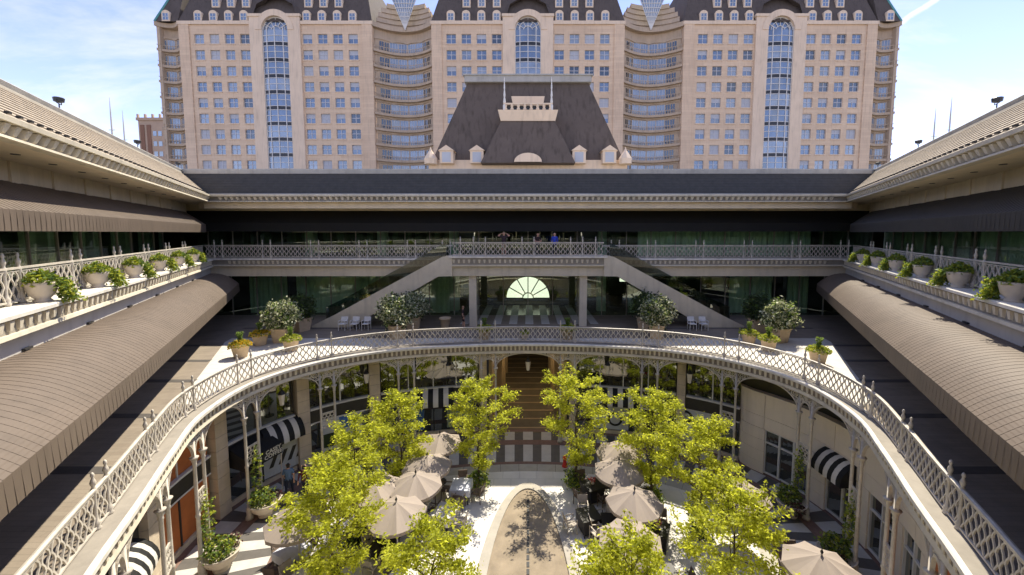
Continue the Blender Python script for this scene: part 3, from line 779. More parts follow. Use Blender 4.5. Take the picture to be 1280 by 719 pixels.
bs('soffit', [(.18, 15.24), (3.5, 15.24), (3.5, 15.40), (.18, 15.40)], 'soffit')
bs('frieze', [(.45, 14.78), (.9, 14.78), (.9, 15.24), (.45, 15.24)], 'soffit')
bs('cornice', [(.16, 15.25), (.8, 15.25), (.8, 15.62), (.16, 15.62)], 'trim_shade')
bs('gutter', [(-.10, 15.60), (.5, 15.60), (.5, 15.80), (-.02, 15.80), (-.12, 15.74)], 'trim')
bs('cornice_moulding', [(-.02, 15.22), (.3, 15.22), (.3, 15.285), (-.01, 15.285)], 'trim')
n = 8
for i in range(n):
    t0, t1 = i / n, (i + 1) / n
    d0, z0 = .12 + .86 * t0, 15.765 + 1.61 * t0; d1, z1 = .12 + .86 * t1, 15.765 + 1.61 * t1
    pr = [(d0 - .015, z0 + .01), (d0, z0 - .02), (d1, z1), (d1 - .006, z1 + .004)]
    B(MB().loft([[(sg * hip_x(d), 28.5 + d, z) for d, z in pr] for sg in (-1, 1)], True).build('slate_course', 'slate', bk))
bs('roof_deck', [(1.1, 17.28), (12, 17.0), (12, 15.5), (.8, 15.5)], 'roof_cap')
pr = [(.93, 17.36), (1.6, 17.36), (1.6, 17.70), (.88, 17.70), (.88, 17.62)]
B(MB().loft([[(sg * hip_x(d), 28.5 + d, z) for d, z in pr] for sg in (-1, 1)], True).build('ridge_cap', 'roof_cap', bk))
for x in np.arange(-22.2, 22.3, .42):
    B(place('cornice_bracket', corn_bm, bk, (x, 28.5 + .165, 15.46), math.pi))
for x in np.arange(-22.2, 22.3, .36):
    if abs(x) > PF_X + .4: B(place('fascia_bracket', den_m, bk, (x, 28.5 + G0 + .105, 10.80), math.pi))
aw = bs('upper_awning', [(3.1, 14.75), (1.9, 13.75), (1.9, 13.10), (1.95, 13.10), (1.96, 13.72), (3.1, 14.70)], 'canopy_black')
# glazing of both storeys
p3 = MB().box(-.98, .98, -.012, .012, 0, 3.4).mesh('glass_pane', 'tinted'); m3 = MB().box(-.03, .03, -.05, .05, 0, 3.5).mesh('mullion', 'trim_shade')
p2 = MB().box(-.98, .98, -.012, .012, 0, 3.45).mesh('glass_pane', 'tinted')
for i, x in enumerate(np.arange(-27, 27.1, 2.0)):
    B(place('glass_pane', p3, bk, (x, 31.95, 11.07))); B(place('mullion', m3, bk, (x + 1, 31.95, 11.06)))
    if abs(x) < 26: B(place('glass_pane', p2, bk, (x, 31.55, L2 + .01))); B(place('mullion', m3, bk, (x + 1, 31.55, L2)))
cur_m = MB(); secs = [[(x, .06 * math.sin(x * 15) + .02 * math.sin(x * 41), 0), (x, .06 * math.sin(x * 15) + .02 * math.sin(x * 41), 3.4)] for x in np.linspace(-.9, .9, 60)]
cur_m = cur_m.loft(secs, False, caps=False).mesh('curtain', 'curtain', True)
for x in (-22.2, -20.9, -18.3, -16.6, -15.0, -13.2, -9.0, -7.4, 9.2, 17.6, 19.4, 22.4): B(place('curtain', cur_m, bk, (x, 32.3, L2 + .05)))
for x in (10.0, 11.8, 13.6, 15.4, 17.2, 19.0, 20.8, 22.6): B(place('curtain', cur_m, bk, (x, 32.6, 11.1)))
for x in (-18.5, -12.4, -6.3, 6.3, 12.4, 18.5):
    B(MB().box(x - .35, x + .35, 33.2, 33.9, L2, 9.9).build('inner_column', 'inner_column', bk)); B(MB().box(x - .35, x + .35, 33.2, 33.9, 11.07, 14.9).build('inner_column', 'inner_column', bk))
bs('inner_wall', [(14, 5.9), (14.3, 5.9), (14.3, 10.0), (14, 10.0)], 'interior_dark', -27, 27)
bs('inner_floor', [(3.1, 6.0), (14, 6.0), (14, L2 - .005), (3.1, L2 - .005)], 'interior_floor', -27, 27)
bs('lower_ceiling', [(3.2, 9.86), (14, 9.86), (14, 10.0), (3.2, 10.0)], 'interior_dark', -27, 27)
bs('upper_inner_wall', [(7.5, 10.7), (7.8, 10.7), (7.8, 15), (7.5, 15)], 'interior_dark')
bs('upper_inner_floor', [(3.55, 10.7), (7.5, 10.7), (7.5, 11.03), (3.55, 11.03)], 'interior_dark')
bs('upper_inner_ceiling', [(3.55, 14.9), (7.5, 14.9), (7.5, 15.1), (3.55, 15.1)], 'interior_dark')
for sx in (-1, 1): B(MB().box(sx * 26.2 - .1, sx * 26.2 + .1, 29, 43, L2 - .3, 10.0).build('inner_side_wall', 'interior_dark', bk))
for i in range(9):       # striped entrance carpet seen through the glass
    B(MB().box(-5 + i * 1.2, -5 + i * 1.2 + .6, 28.4, 36, L2 - .02, L2 + .008).build('floor_stripe', 'stripe_white', bk))
# fan-shaped window inside the entrance hall; its pane glows in place of daylight
fan = MB(); nn = 24; r0 = 2.0
B(MB().add([(0, 36.4, 6.9)] + [(r0 * math.cos(math.pi * i / nn), 36.4, 6.9 + r0 * math.sin(math.pi * i / nn)) for i in range(nn + 1)], [(0, i + 1, i + 2) for i in range(nn)]).build('fan_pane', 'glow_pane', bk))
for i in range(7):
    t = math.pi * i / 6; fan.bar((.5 * math.cos(t), 36.35, 6.9 + .5 * math.sin(t)), (2.05 * math.cos(t), 36.35, 6.9 + 2.05 * math.sin(t)), .09)
for rr in (.5, 2.05):
    fan.loft([[((rr - .05) * math.cos(math.pi * i / nn), y, 6.9 + (rr - .05) * math.sin(math.pi * i / nn)) for y in (36.30, 36.40)] + [((rr + .05) * math.cos(math.pi * i / nn), y, 6.9 + (rr + .05) * math.sin(math.pi * i / nn)) for y in (36.40, 36.30)] for i in range(nn + 1)], True)
B(fan.build('fan_frame', 'metal_dark', bk))
for x, z, w_, h_ in ((-9.2, 8.5, .9, .8), (-13.6, 8.4, 1.0, .7), (8.4, 8.7, .6, .6)):
    B(MB().box(x - w_ / 2, x + w_ / 2, 34.4, 34.45, z, z + h_).build('lit_display', 'glow_pane', bk))
# central landing, its beam and columns
B(MB().box(-PF_X - .25, PF_X + .25, PF_Y - .05, 29.0, PF_Z - .12, PF_Z).build('landing', 'iron_edge', bk))
B(MB().box(-PF_X - .1, PF_X + .1, PF_Y + .08, 29.6, PF_Z - .62, PF_Z - .121).build('landing_fascia', 'trim_shade', bk))
B(MB().box(-PF_X - .2, PF_X + .2, PF_Y, 28.9, PF_Z - .70, PF_Z - .60).build('landing_moulding', 'trim', bk))
B(MB().box(-PF_X - 1.0, PF_X + 1.0, PF_Y + .25, 29.2, 9.95, PF_Z - .701).build('landing_beam', 'trim', bk))
for x in np.arange(-5.2, 5.21, .36): B(place('fascia_bracket', den_m, bk, (x, PF_Y + .085, PF_Z - .36), math.pi))
for x in (-3.95, 3.95): B(MB().box(x - .26, x + .26, 27.75, 28.27, L2, 9.96).build('pier', 'trim', bk))
# twin stairs
for s in (-1, 1):
    for y0, y1 in ((PF_Y + .02, PF_Y + .26), (28.66, 28.86)):
        poly = [(5.32, 11.42), (6.0, 11.32), (13.7, 7.20), (15.3, 6.42), (15.3, L2 + .01), (12.6, L2 + .01), (6.3, 9.94), (5.32, 9.96)]
        f = MB().loft([[(s * x, y0, z) for x, z in poly], [(s * x, y1, z) for x, z in poly]], True); B(f.build('stair_stringer', 'trim', bk))
    ns = 26
    for i in range(ns):
        x0 = 5.4 + i * (8.9 / ns); z = 11.3 - (i + 1) * (4.9 / ns)
        B(MB().box(min(s * x0, s * (x0 + .36)), max(s * x0, s * (x0 + .36)), PF_Y + .27, 28.65, z - .1, z + .05).build('step', 'concrete', bk))
    gp = [(6.0, 11.3), (13.7, 7.2), (15.0, 6.6), (15.0, 7.5), (13.6, 8.15), (6.0, 12.3)]
    B(MB().loft([[(s * x, 28.74, z) for x, z in gp], [(s * x, 28.76, z) for x, z in gp]], True).build('glass_balustrade', 'stair_glass', bk))

# near range closing the courtyard opposite the stairs; its sunny front stands behind the viewer
nr = empty('near_range', (0, -2, 0)); tag(nr, 'sunlit near range closing the courtyard opposite the twin stairs', 'building')
def NR(o): o.matrix_parent_inverse = Matrix.Translation((0, 2, 0)); return o
NR(MB().box(-9, 9, -.7, -.4, 0, 10.5).build('lower_wall', 'drum_white', nr))
for i in range(6): NR(MB().box(-7.5 + i * 2.6, -5.7 + i * 2.6, -.41, -.36, L2 + .3, 9.3).build('window', 'shop_glass', nr))
NR(MB().box(-9, 9, -3.2, .42, 10.55, 11.0).build('gallery_slab', 'trim', nr)); NR(MB().box(-9, 9, -3.2, .5, 11.0, 11.1).build('ledge', 'iron_edge', nr))
NR(MB().box(-9, 9, -3.2, -2.9, 11.1, 15.24).build('upper_wall', 'render_wall', nr))
for i in range(8): NR(MB().box(-7.9 + i * 2.0, -6.1 + i * 2.0, -2.91, -2.86, 11.2, 14.2).build('window', 'shop_glass', nr))
NR(MB().box(-9, 9, -3.2, .3, 15.25, 15.6).build('eaves', 'trim', nr)); NR(MB().box(-9, 9, -3.2, .42, 15.6, 15.76).build('gutter', 'trim', nr))
NR(MB().hexa([(-9, -4, 15.76), (9, -4, 15.76), (9, .3, 15.76), (-9, .3, 15.76), (-9, -4, 17.7), (9, -4, 17.7), (9, -1.5, 17.7), (-9, -1.5, 17.7)]).build('roof', 'tile', nr))
straight_rail('balcony_railing', 'cream balustrade on the near gallery opposite the twin stairs', (-7.4, .12), (7.4, .12), [2, 5.2, 9.6, 12.8], 11.1)

# big mansard pavilion behind the back range
pv = empty('mansard_pavilion', (0, 48, 0)); tag(pv, 'big dark brown mansard roof pavilion with balustraded front and white dormers', 'building')
def PV(o): o.matrix_parent_inverse = Matrix.Translation((0, -48, 0)); return o
def frustum(x0, x1, y0, y1, z0, z1): return MB().hexa([(-x0, y0, z0), (x0, y0, z0), (x0, y0 + 22, z0), (-x0, y0 + 22, z0), (-x1, y1, z1), (x1, y1, z1), (x1, y0 + 22 - (y1 - y0), z1), (-x1, y0 + 22 - (y1 - y0), z1)])
PV(MB().box(-11.3, 11.3, 46.3, 68, 0, 20.8).build('wall', 'tower_trim', pv))
mr_ = PV(frustum(11.0, 7.2, 46.6, 49.2, 20.7, 30.2).build('mansard_roof', 'slate_brown', pv))
PV(MB().box(-7.5, 7.5, 48.7, 66, 30.2, 31.0).build('roof_parapet', 'roof_cap', pv))
PV(MB().box(-7.65, 7.65, 48.55, 66.1, 30.9, 31.05).build('parapet_coping', 'roof_cap', pv))
PV(MB().hexa([(-5.2, 44.6, 20.2), (5.2, 44.6, 20.2), (5.2, 49, 20.2), (-5.2, 49, 20.2), (-3.0, 46.0, 25.0), (3.0, 46.0, 25.0), (3.0, 49, 25.0), (-3.0, 49, 25.0)]).build('front_mansard', 'slate_brown', pv))
PV(MB().hexa([(-3.05, 45.9, 25.0), (3.05, 45.9, 25.0), (3.05, 49, 25), (-3.05, 49, 25), (-3.35, 45.6, 26.1), (3.35, 45.6, 26.1), (3.35, 49, 26.1), (-3.35, 49, 26.1)]).build('front_parapet', 'tower_trim', pv))
for i in range(8):
    x = -2.5 + i * 5.0 / 7; PV(MB().lathe([(.14, 0), (.21, .12), (.12, .3), (.18, .5), (.12, .6)], 8, (x, 45.8, 26.1)).build('baluster', 'tower_trim', pv))
PV(MB().box(-2.7, 2.7, 46.15, 46.3, 26.1, 26.72).build('balustrade_back', 'spandrel', pv))
PV(MB().box(-2.75, 2.75, 45.68, 45.92, 26.7, 26.86).build('balustrade_rail', 'tower_trim', pv))
PV(MB().hexa([(-1.5, 47, 26.1), (1.5, 47, 26.1), (1.5, 48, 26.1), (-1.5, 48, 26.1), (-1.9, 47, 28.0), (1.9, 47, 28.0), (1.9, 48, 28), (-1.9, 48, 28)]).build('chimney_block', 'tower_trim', pv))
for x in (-2.62, 2.62):
    PV(MB().lathe([(.16, 0), (.18, .5), (.10, .7), (.15, .9), (.08, 1.4), (.12, 1.6), (.06, 2.2), (.09, 2.4), (.04, 3.1), (.06, 3.2), (.01, 3.6)], 8, (x, 45.8, 26.1)).build('finial', 'frame_white', pv))
for i, x in enumerate((-9.1, -5.7, 5.7, 9.1)):
    d = PV(MB().box(-.75, .75, 0, 2.2, 0, 1.35).add([(-.9, -.12, 1.35), (.9, -.12, 1.35), (.9, 2.2, 1.35), (-.9, 2.2, 1.35), (0, -.12, 1.95), (0, 2.2, 1.95)], [(0, 1, 4), (2, 3, 5), (1, 2, 5, 4), (3, 0, 4, 5), (0, 3, 2, 1)]).build('dormer', 'tower_trim', pv, loc=(x, 45.4, 20.3)))
    MB().box(-.48, .48, -.03, .02, .12, 1.2).build('dormer_window', 'blind', d)
for x in (-10.9, 10.9):
    PV(MB().lathe([(.7, 0), (.75, .6), (.5, 1.0), (.15, 1.5), (.02, 1.9)], 8, (x, 45.6, 20.2)).build('urn', 'tower_trim', pv))
pv.scale = (1.02, 1.0, 1.03)
seg = MB().add([(0, 44.0, 20.2)] + [(1.5 * math.cos(math.pi * i / 16), 44.0, 20.2 + .95 * math.sin(math.pi * i / 16)) for i in range(17)] + [(1.5 * math.cos(math.pi * i / 16), 44.5, 20.2 + .95 * math.sin(math.pi * i / 16)) for i in range(17)], [(0, i + 1, i + 2) for i in range(16)] + [(i + 1, i + 2, i + 19, i + 18) for i in range(16)])
PV(seg.build('lunette', 'tower_trim', pv))

# ================================================================== shopfronts behind the arcade
FO = 1.7
sf = empty('shopfront_row', c3(-12, FO, 0)); tag(sf, 'stone and dark glass shopfronts with arched upper windows behind the arcade', 'building')
_sl = Vector(c3(-12, FO, 0))
def SF(o): o.matrix_parent_inverse = Matrix.Translation(-_sl); return o
def cb(name, m, s0, s1, z0, z1, o0, o1, par=None, n=None):
    o = cbox(MB(), s0, s1, z0, z1, o0, o1, n).build(name, m, par or sf)
    if par is None: SF(o)
    return o
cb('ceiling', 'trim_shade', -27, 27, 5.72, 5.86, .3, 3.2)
for a, b in ((-27, -2.62), (2.62, 27)):
    cb('back_wall', 'interior_dark', a, b, 0, 5.72, FO + .45, FO + .7)
def pier(s, w=.30, d=.22):
    p = empty('pier', c3(s, FO, 0), crot(s)); p.parent = sf; p.matrix_parent_inverse = Matrix.Translation(-_sl)
    h = 5.72 / 9
    for i in range(9):
        MB().box(-w, w, -d, .5, i * h + .012, (i + 1) * h - .012).build('stone_block', 'stone_pier', p)
    MB().box(-w + .02, w - .02, -d + .02, .5, 0, 5.72).build('joint_core', 'trim_shade', p)
for s in (-21.6, -18.4, -15.2, -12.0, -8.8): pier(s)
for s in (-2.75, 2.75, 8.8): pier(s, .24, .18)
def bay(s0, s1, panes=3, zsill=3.05, lower='shop_glass', upper='shop_glass', band='sign_band'):
    w = (s1 - s0) / panes
    for i in range(panes):
        a, b = s0 + i * w, s0 + (i + 1) * w
        cb('upper_pane', upper, a + .03, b - .03, zsill + .12, 5.72, FO + .10, FO + .13)
        cb('lower_pane', lower, a + .03, b - .03, .25, 2.25, FO + .10, FO + .13)
        if i: cb('mullion', 'frame_white', a - .03, a + .03, zsill + .10, 5.72, FO + .06, FO + .14); cb('mullion', 'metal_dark', a - .03, a + .03, .2, 2.3, FO + .06, FO + .14)
    cb('sill', 'frame_white', s0, s1, zsill, zsill + .10, FO - .05, FO + .2)
    cb('sign_board', band, s0, s1, 2.32, zsill - .002, FO + .02, FO + .2)
    cb('transom', 'frame_white', s0, s1, 2.25, 2.318, FO, FO + .2)
    cb('plinth', 'stone_pier', s0, s1, 0, .22, FO + .02, FO + .2)
bay(-8.5, -3.0, 4); bay(-11.7, -9.1, 2); bay(-14.9, -12.3, 2)
bay(3.0, 8.55, 4); bay(9.05, 11.45, 2)
bay(-18.1, -15.5, 2, 3.05, 'orange_panel', 'orange_panel', 'sign_band')
bay(-21.3, -18.7, 2, 3.05, 'shop_glass', 'orange_panel', 'sign_band')
bay(-25.5, -21.9, 3)
# passage through the range
for a in (-2.55, 2.35):
    SF(MB().box(a, a + .2, 24.9, 46, 0, 5.7).build('passage_wall', 'interior_tan', sf))
SF(MB().box(-2.35, 2.35, 24.6, 46, -.015, .004).build('passage_floor', 'interior_floor', sf))
SF(MB().box(-2.55, 2.55, 46, 46.2, 0, 5.7).build('passage_end', 'interior_tan', sf))
SF(MB().box(-2.55, 2.55, 25.2, 46, 5.7, 5.85).build('passage_ceiling', 'interior_tan', sf))
for i in range(14): SF(MB().box(-2.0, 2.0, 25.2 + i * 1.3, 25.2 + i * 1.3 + .16, -.01, .010).build('floor_strip', 'interior_tan', sf))
for y in (27.5, 31.5, 35.5):
    for sx in (-1, 1):
        SF(MB().box(sx * 2.1 - .22, sx * 2.1 + .22, y, y + .5, 0, 5.7).build('passage_pilaster', 'interior_tan', sf))
        SF(MB().box(sx * 2.33 - .03, sx * 2.33 + .03, y + 1.0, y + 3.0, .3, 3.4).build('passage_shop_window', 'shop_glass', sf))
ch = empty('passage_chandelier', (0, 29, 4.9)); tag(ch, 'long white chandelier glowing inside the dark central passage', 'chandelier')
for i in range(9):
    x = -1.4 + i * .35; MB().lathe([(.02, .3), (.10, .2), (.12, .05), (.06, -.05)], 8, (x, .1 * (i % 3), .03 * (i % 2))).build('lamp_globe', 'lamp_bulb', ch)
MB().box(-1.6, 1.6, -.04, .04, .3, .36).build('bar', 'metal_dark', ch)
for x in (-1.2, 1.2): MB().tube([(x, 0, .35), (x, 0, .81)], .015, 5).build('rod', 'metal_dark', ch)

def striped_awning(s, w, z0, label, h=.75, proj=.75, n=7, off=FO):
    a = empty('striped_awning', c3(s, off, z0), crot(s)); tag(a, label, 'awning', 'black and white striped shop awnings')
    for i in range(n):
        x0 = -w / 2 + w * i / n; x1 = x0 + w / n
        secs = []
        for t in np.linspace(0, 1, 6):
            ang = t * math.pi / 2; y = -proj * math.sin(ang); z = h * math.cos(ang) ** 1.3
            secs.append([(x0, y, z), (x1, y, z), (x1, y + .02, z - .02), (x0, y + .02, z - .02)])
        secs.append([(x0, -proj, -.2), (x1, -proj, -.2), (x1, -proj + .02, -.2), (x0, -proj + .02, -.2)])
        MB().loft(secs, True).build('awning_stripe', 'white_cloth' if i % 2 else 'black_cloth', a)
    for x in (-w / 2 - .012, w / 2 + .004):
        pts = [(x, 0, h), (x, 0, -.2), (x, -proj, -.2)] + [(x, -proj * math.sin(t), h * math.cos(t) ** 1.3) for t in np.linspace(math.pi / 2, .2, 5)]
        MB().loft([pts, [(p[0] + .008, p[1], p[2]) for p in pts]], True).build('side_panel', 'black_cloth', a)
    return a
striped_awning(-12.95, 1.9, 2.35, 'black and white awning over the café window beside its sign')
striped_awning(-19.9, 1.5, 2.1, 'black and white awning beside the orange panels')
striped_awning(-5.6, 2.2, 2.35, 'black and white awning over the greenish poster near the passage')
striped_awning(5.6, 2.2, 2.35, 'black and white awning over the white poster with black rings')

# café canopy with its sign
cc = empty('cafe_canopy', c3(-14.2, FO, 2.0), crot(-14.2)); tag(cc, 'dark café entrance canopy with a cream lettered sign on its front', 'canopy')
MB().hexa([(-.9, -1.25, .0), (.9, -1.25, .0), (.9, 0, .0), (-.9, 0, .0), (-.9, -1.25, .55), (.9, -1.25, .55), (.9, 0, .95), (-.9, 0, .95)]).build('canopy_cover', 'black_cloth', cc)
for x in (-.85, .85): MB().tube([(x, -1.2, 0), (x, -1.2, -1.99)], .03, 6).build('canopy_post', 'pot_pale', cc)
def text_mesh(txt, size, m, name='lettering'):
    cu = bpy.data.curves.new('tmp', 'FONT'); cu.body = txt; cu.size = size; cu.align_x = 'CENTER'; cu.align_y = 'CENTER'; cu.extrude = .006; cu.resolution_u = 2; cu.offset = .004
    o = bpy.data.objects.new('tmp', cu); COL.objects.link(o); dg = bpy.context.evaluated_depsgraph_get()
    me = bpy.data.meshes.new_from_object(o.evaluated_get(dg)); bpy.data.objects.remove(o); bpy.data.curves.remove(cu)
    me.materials.clear(); me.materials.append(MATS[m]); me.transform(Matrix.Rotation(R(90), 4, 'X')); me.name = name
    return me
for t, z in (('CASEY', .40), ('COFFEE', .17)):
    place('lettering', text_mesh(t, .27, 'sign_cream'), cc, (.42, -1.262, z))
MB().box(-.10, .88, -1.258, -1.25, .06, .51).build('sign_plate', 'ink', cc)

def poster(s, w, z0, z1, m, label, marks=()):
    p = empty('shop_poster', c3(s, FO + .03, z0), crot(s)); tag(p, label, 'poster', 'printed window posters in the shopfronts')
    MB().box(-w / 2, w / 2, 0, .03, 0, z1 - z0).build('sheet', m, p)
    for kind, x, z, r, mm in marks:
        mb = MB()
        if kind == 'ring': ring2d(mb, x, z, r, lambda X, Y, Z: (X, -.006 + Y * .2, Z), .07, 16)
        elif kind == 'bar': mb.hexa([(x - r, -.008, z - .35), (x + r, -.008, z - .35), (x + r, .0, z - .35), (x - r, .0, z - .35), (x - r + .3, -.008, z + .35), (x + r + .3, -.008, z + .35), (x + r + .3, .0, z + .35), (x - r + .3, .0, z + .35)])
        else: mb.box(x - r, x + r, -.008, 0, z - r, z + r)
        mb.build('printed_mark', mm, p)
poster(-12.75, 2.2, .3, 1.9, 'poster_white', 'pale poster with slanting grey bars under the café sign', [('bar', -.7 + .45 * i, .8, .1, 'sign_band') for i in range(4)])
poster(-10.4, 2.3, .4, 2.3, 'poster_white', 'white poster with a blue picture and dark foliage', [('box', .25, 1.45, .36, 'poster_blue'), ('box', -.6, .6, .4, 'leaf_dark'), ('box', .9, 1.5, .22, 'poster_blue')])
poster(-6.9, 1.3, .4, 2.2, 'poster_blue', 'deep blue poster beside the dark foliage poster')
poster(-4.2, 1.6, .4, 2.2, 'poster_green', 'greenish landscape poster right beside the passage', [('box', -.2, 1.4, .3, 'trousers_tan')])
poster(5.0, 2.4, .3, 2.2, 'poster_white', 'white poster with large black rings', [('ring', -.5, 1.3, .34, 'ink'), ('ring', .35, .7, .4, 'ink')])
poster(9.4, 1.9, .3, 2.25, 'poster_white', 'white poster with one black ring next to the rounded shopfront', [('ring', -.4, 1.5, .32, 'ink'), ('box', .75, .9, .16, 'ink')])

# rounded white shopfront on the sunny side
dw = empty('white_shopfront', c3(15, FO - .2, 0)); tag(dw, 'rounded white panelled shopfront with arched niches and white-framed windows', 'building')
_dl = Vector(c3(15, FO - .2, 0))
def DW(o): o.matrix_parent_inverse = Matrix.Translation(-_dl); return o
D0, D1 = 11.25, 20.2
def doff(s):                       # rounded return at the start
    t = min(1, max(0, (s - D0) / 1.0)); return FO + .75 - .95 * math.sqrt(max(0, 1 - (1 - t) ** 2))
def dbox(name, m, s0, s1, z0, z1, d0, d1, n=None):
    n = n or max(2, int((s1 - s0) / .16)); secs = []
    for s in np.linspace(s0, s1, n + 1):
        o = doff(s); secs.append([c3(s, o + d0, z0), c3(s, o + d1, z0), c3(s, o + d1, z1), c3(s, o + d0, z1)])
    return DW(MB().loft(secs, True).build(name, m, dw))
OPEN = [(12.55, 14.25), (14.95, 16.15), (16.75, 17.95), (18.4, 19.4)]
edges = [D0] + [e for o in OPEN for e in o] + [D1]
for a, b in zip(edges[0::2], edges[1::2]): 
    for i in range(4): dbox('wall_panel', 'drum_white', a + .008, b - .008, i * .62 + .006, (i + 1) * .62 - .006, 0, .3)
for zi, (z0, z1) in enumerate(((2.50, 3.15), (3.165, 4.35))):
    cuts = [D0, 12.5, 13.9, 15.2, 16.5, 17.8, 19.0, D1]
    for a, b in zip(cuts[:-1], cuts[1:]): dbox('wall_panel', 'drum_white', a + .008, b - .008, z0, z1, 0, .3)
dbox('joint_backing', 'trim_shade', D0 + .02, D1 - .02, 0, 4.3, .28, .34) if False else None
dbox('parapet_coping', 'drum_white', D0, D1, 4.36, 4.43, -.04, .32)
dbox('niche_wall', 'drum_niche', D0, D1 + 2.5, 4.30, 5.72, .75, .85)
dbox('niche_floor', 'trim_shade', D0, D1, 4.22, 4.30, .3, .85)
for a, b in OPEN:
    k = 3 if b - a > 1.5 else 2
    dbox('window_glass', 'shop_glass', a, b, .12, 2.49, .14, .16)
    for i in range(k + 1):
        x = a + (b - a) * i / k; dbox('window_frame', 'frame_white', max(a, x - .035), min(b, x + .035), .1, 2.49, .06, .18, 1)
    for z in (.06, 1.75, 2.42): dbox('window_rail', 'frame_white', a, b, z, z + .07, .065, .175)
cb('orange_wall', 'orange_panel', 20.25, 24, 0, 5.7, FO - .3, FO)
cb('plain_wall', 'drum_white', 24.0, 27, 0, 5.7, FO - .3, FO)
striped_awning(15.5, 1.6, 2.35, 'black and white awning with a red trimmed edge over the white shopfront door', off=FO - .2)

# ================================================================== high-rise with three mansarded towers
TY = 100.0
tw = empty('tower_building', (0, TY, 0)); tag(tw, 'tall warm stone building of three mansarded towers joined by balconied bays', 'building')
def T(o): o.matrix_parent_inverse = Matrix.Translation((0, -TY, 0)); return o
TCX = (-59.6, 0.0, 59.6); TH = 22.85
ROWS = [57.45 - 3.62 * k for k in range(10)]; COLS = [-18.2, -14.6, -11.0, -7.4, 7.4, 11.0, 14.6, 18.2]
WW, WH = 1.13, 1.10
def facade(cx):
    """front wall with real window openings"""
    xs = sorted(set([-TH, -6.0, 6.0, TH] + [c + e for c in COLS for e in (-WW, WW)]))
    zs = sorted(set([0, 61.0] + [r + e for r in ROWS for e in (-WH, WH)]))
    mb = MB(); y0, y1 = TY, TY + .45
    isw = lambda xc, zc: any(abs(xc - c) < WW for c in COLS) and any(abs(zc - r) < WH for r in ROWS)
    for i in range(len(xs) - 1):
        for j in range(len(zs) - 1):
            a, b, c, d = xs[i] + cx, xs[i + 1] + cx, zs[j], zs[j + 1]
            if abs(xs[i] + xs[i + 1]) < .1: continue
            if isw((xs[i] + xs[i + 1]) / 2, (c + d) / 2):
                mb.quad((a, y0, c), (a, y1, c), (a, y1, d), (a, y0, d)); mb.quad((b, y0, c), (b, y1, c), (b, y1, d), (b, y0, d))
                mb.quad((a, y0, c), (b, y0, c), (b, y1, c), (a, y1, c)); mb.quad((a, y0, d), (b, y0, d), (b, y1, d), (a, y1, d))
            else: mb.quad((a, y0, c), (b, y0, c), (b, y0, d), (a, y0, d))
    for sx in (-1, 1): mb.quad((cx + sx * TH, y0, 0), (cx + sx * TH, y0 + 30, 0), (cx + sx * TH, y0 + 30, 61), (cx + sx * TH, y0, 61))
    return mb
win = []
for v, gm in enumerate(('window_blue', 'window_pale', 'window_dark', 'window_blue', 'blind')):
    mb = MB().box(-WW, WW, .34, .36, -WH, WH, 0)
    for x in (-WW, 0, WW): mb.box(x - .075, x + .075, .26, .345, -WH, WH, 1)
    for z in (-WH, .12, WH): mb.box(-WW, WW, .27, .343, z - .07, z + .07, 1)
    if v == 3: mb.box(-WW + .09, WW - .09, .31, .33, .1, WH - .05, 2)
    mb.box(-WW - .15, WW + .15, -.14, .1, -WH - .22, -WH - .01, 3)
    win.append(mb.mesh('window', [gm, 'frame_tower', 'blind', 'tower_trim']))
rng = random.Random(3)
dorm_b = MB(); n_ = 10
dpts = [(-.95, 0), (-.95, 1.75)] + [(-.95 * math.cos(math.pi * i / n_), 1.75 + .75 * math.sin(math.pi * i / n_)) for i in range(1, n_)] + [(.95, 1.75), (.95, 0)]
dorm_b.loft([[(x, 0, z) for x, z in dpts], [(x, 4.2, z) for x, z in dpts]], True)
dorm_m = dorm_b.mesh('dormer', 'tower_trim')
dwin = MB().box(-.62, .62, -.03, .02, .3, 1.75, 0); dwin.box(-.05, .05, -.06, -.025, .3, 1.75, 1); dwin.box(-.62, .62, -.06, -.025, 1.0, 1.08, 1)
for x in (-.66, .66): dwin.box(x - .05, x + .05, -.07, -.02, .25, 1.8, 1)
dwin_m = dwin.mesh('dormer_window', ['window_blue', 'frame_white'])
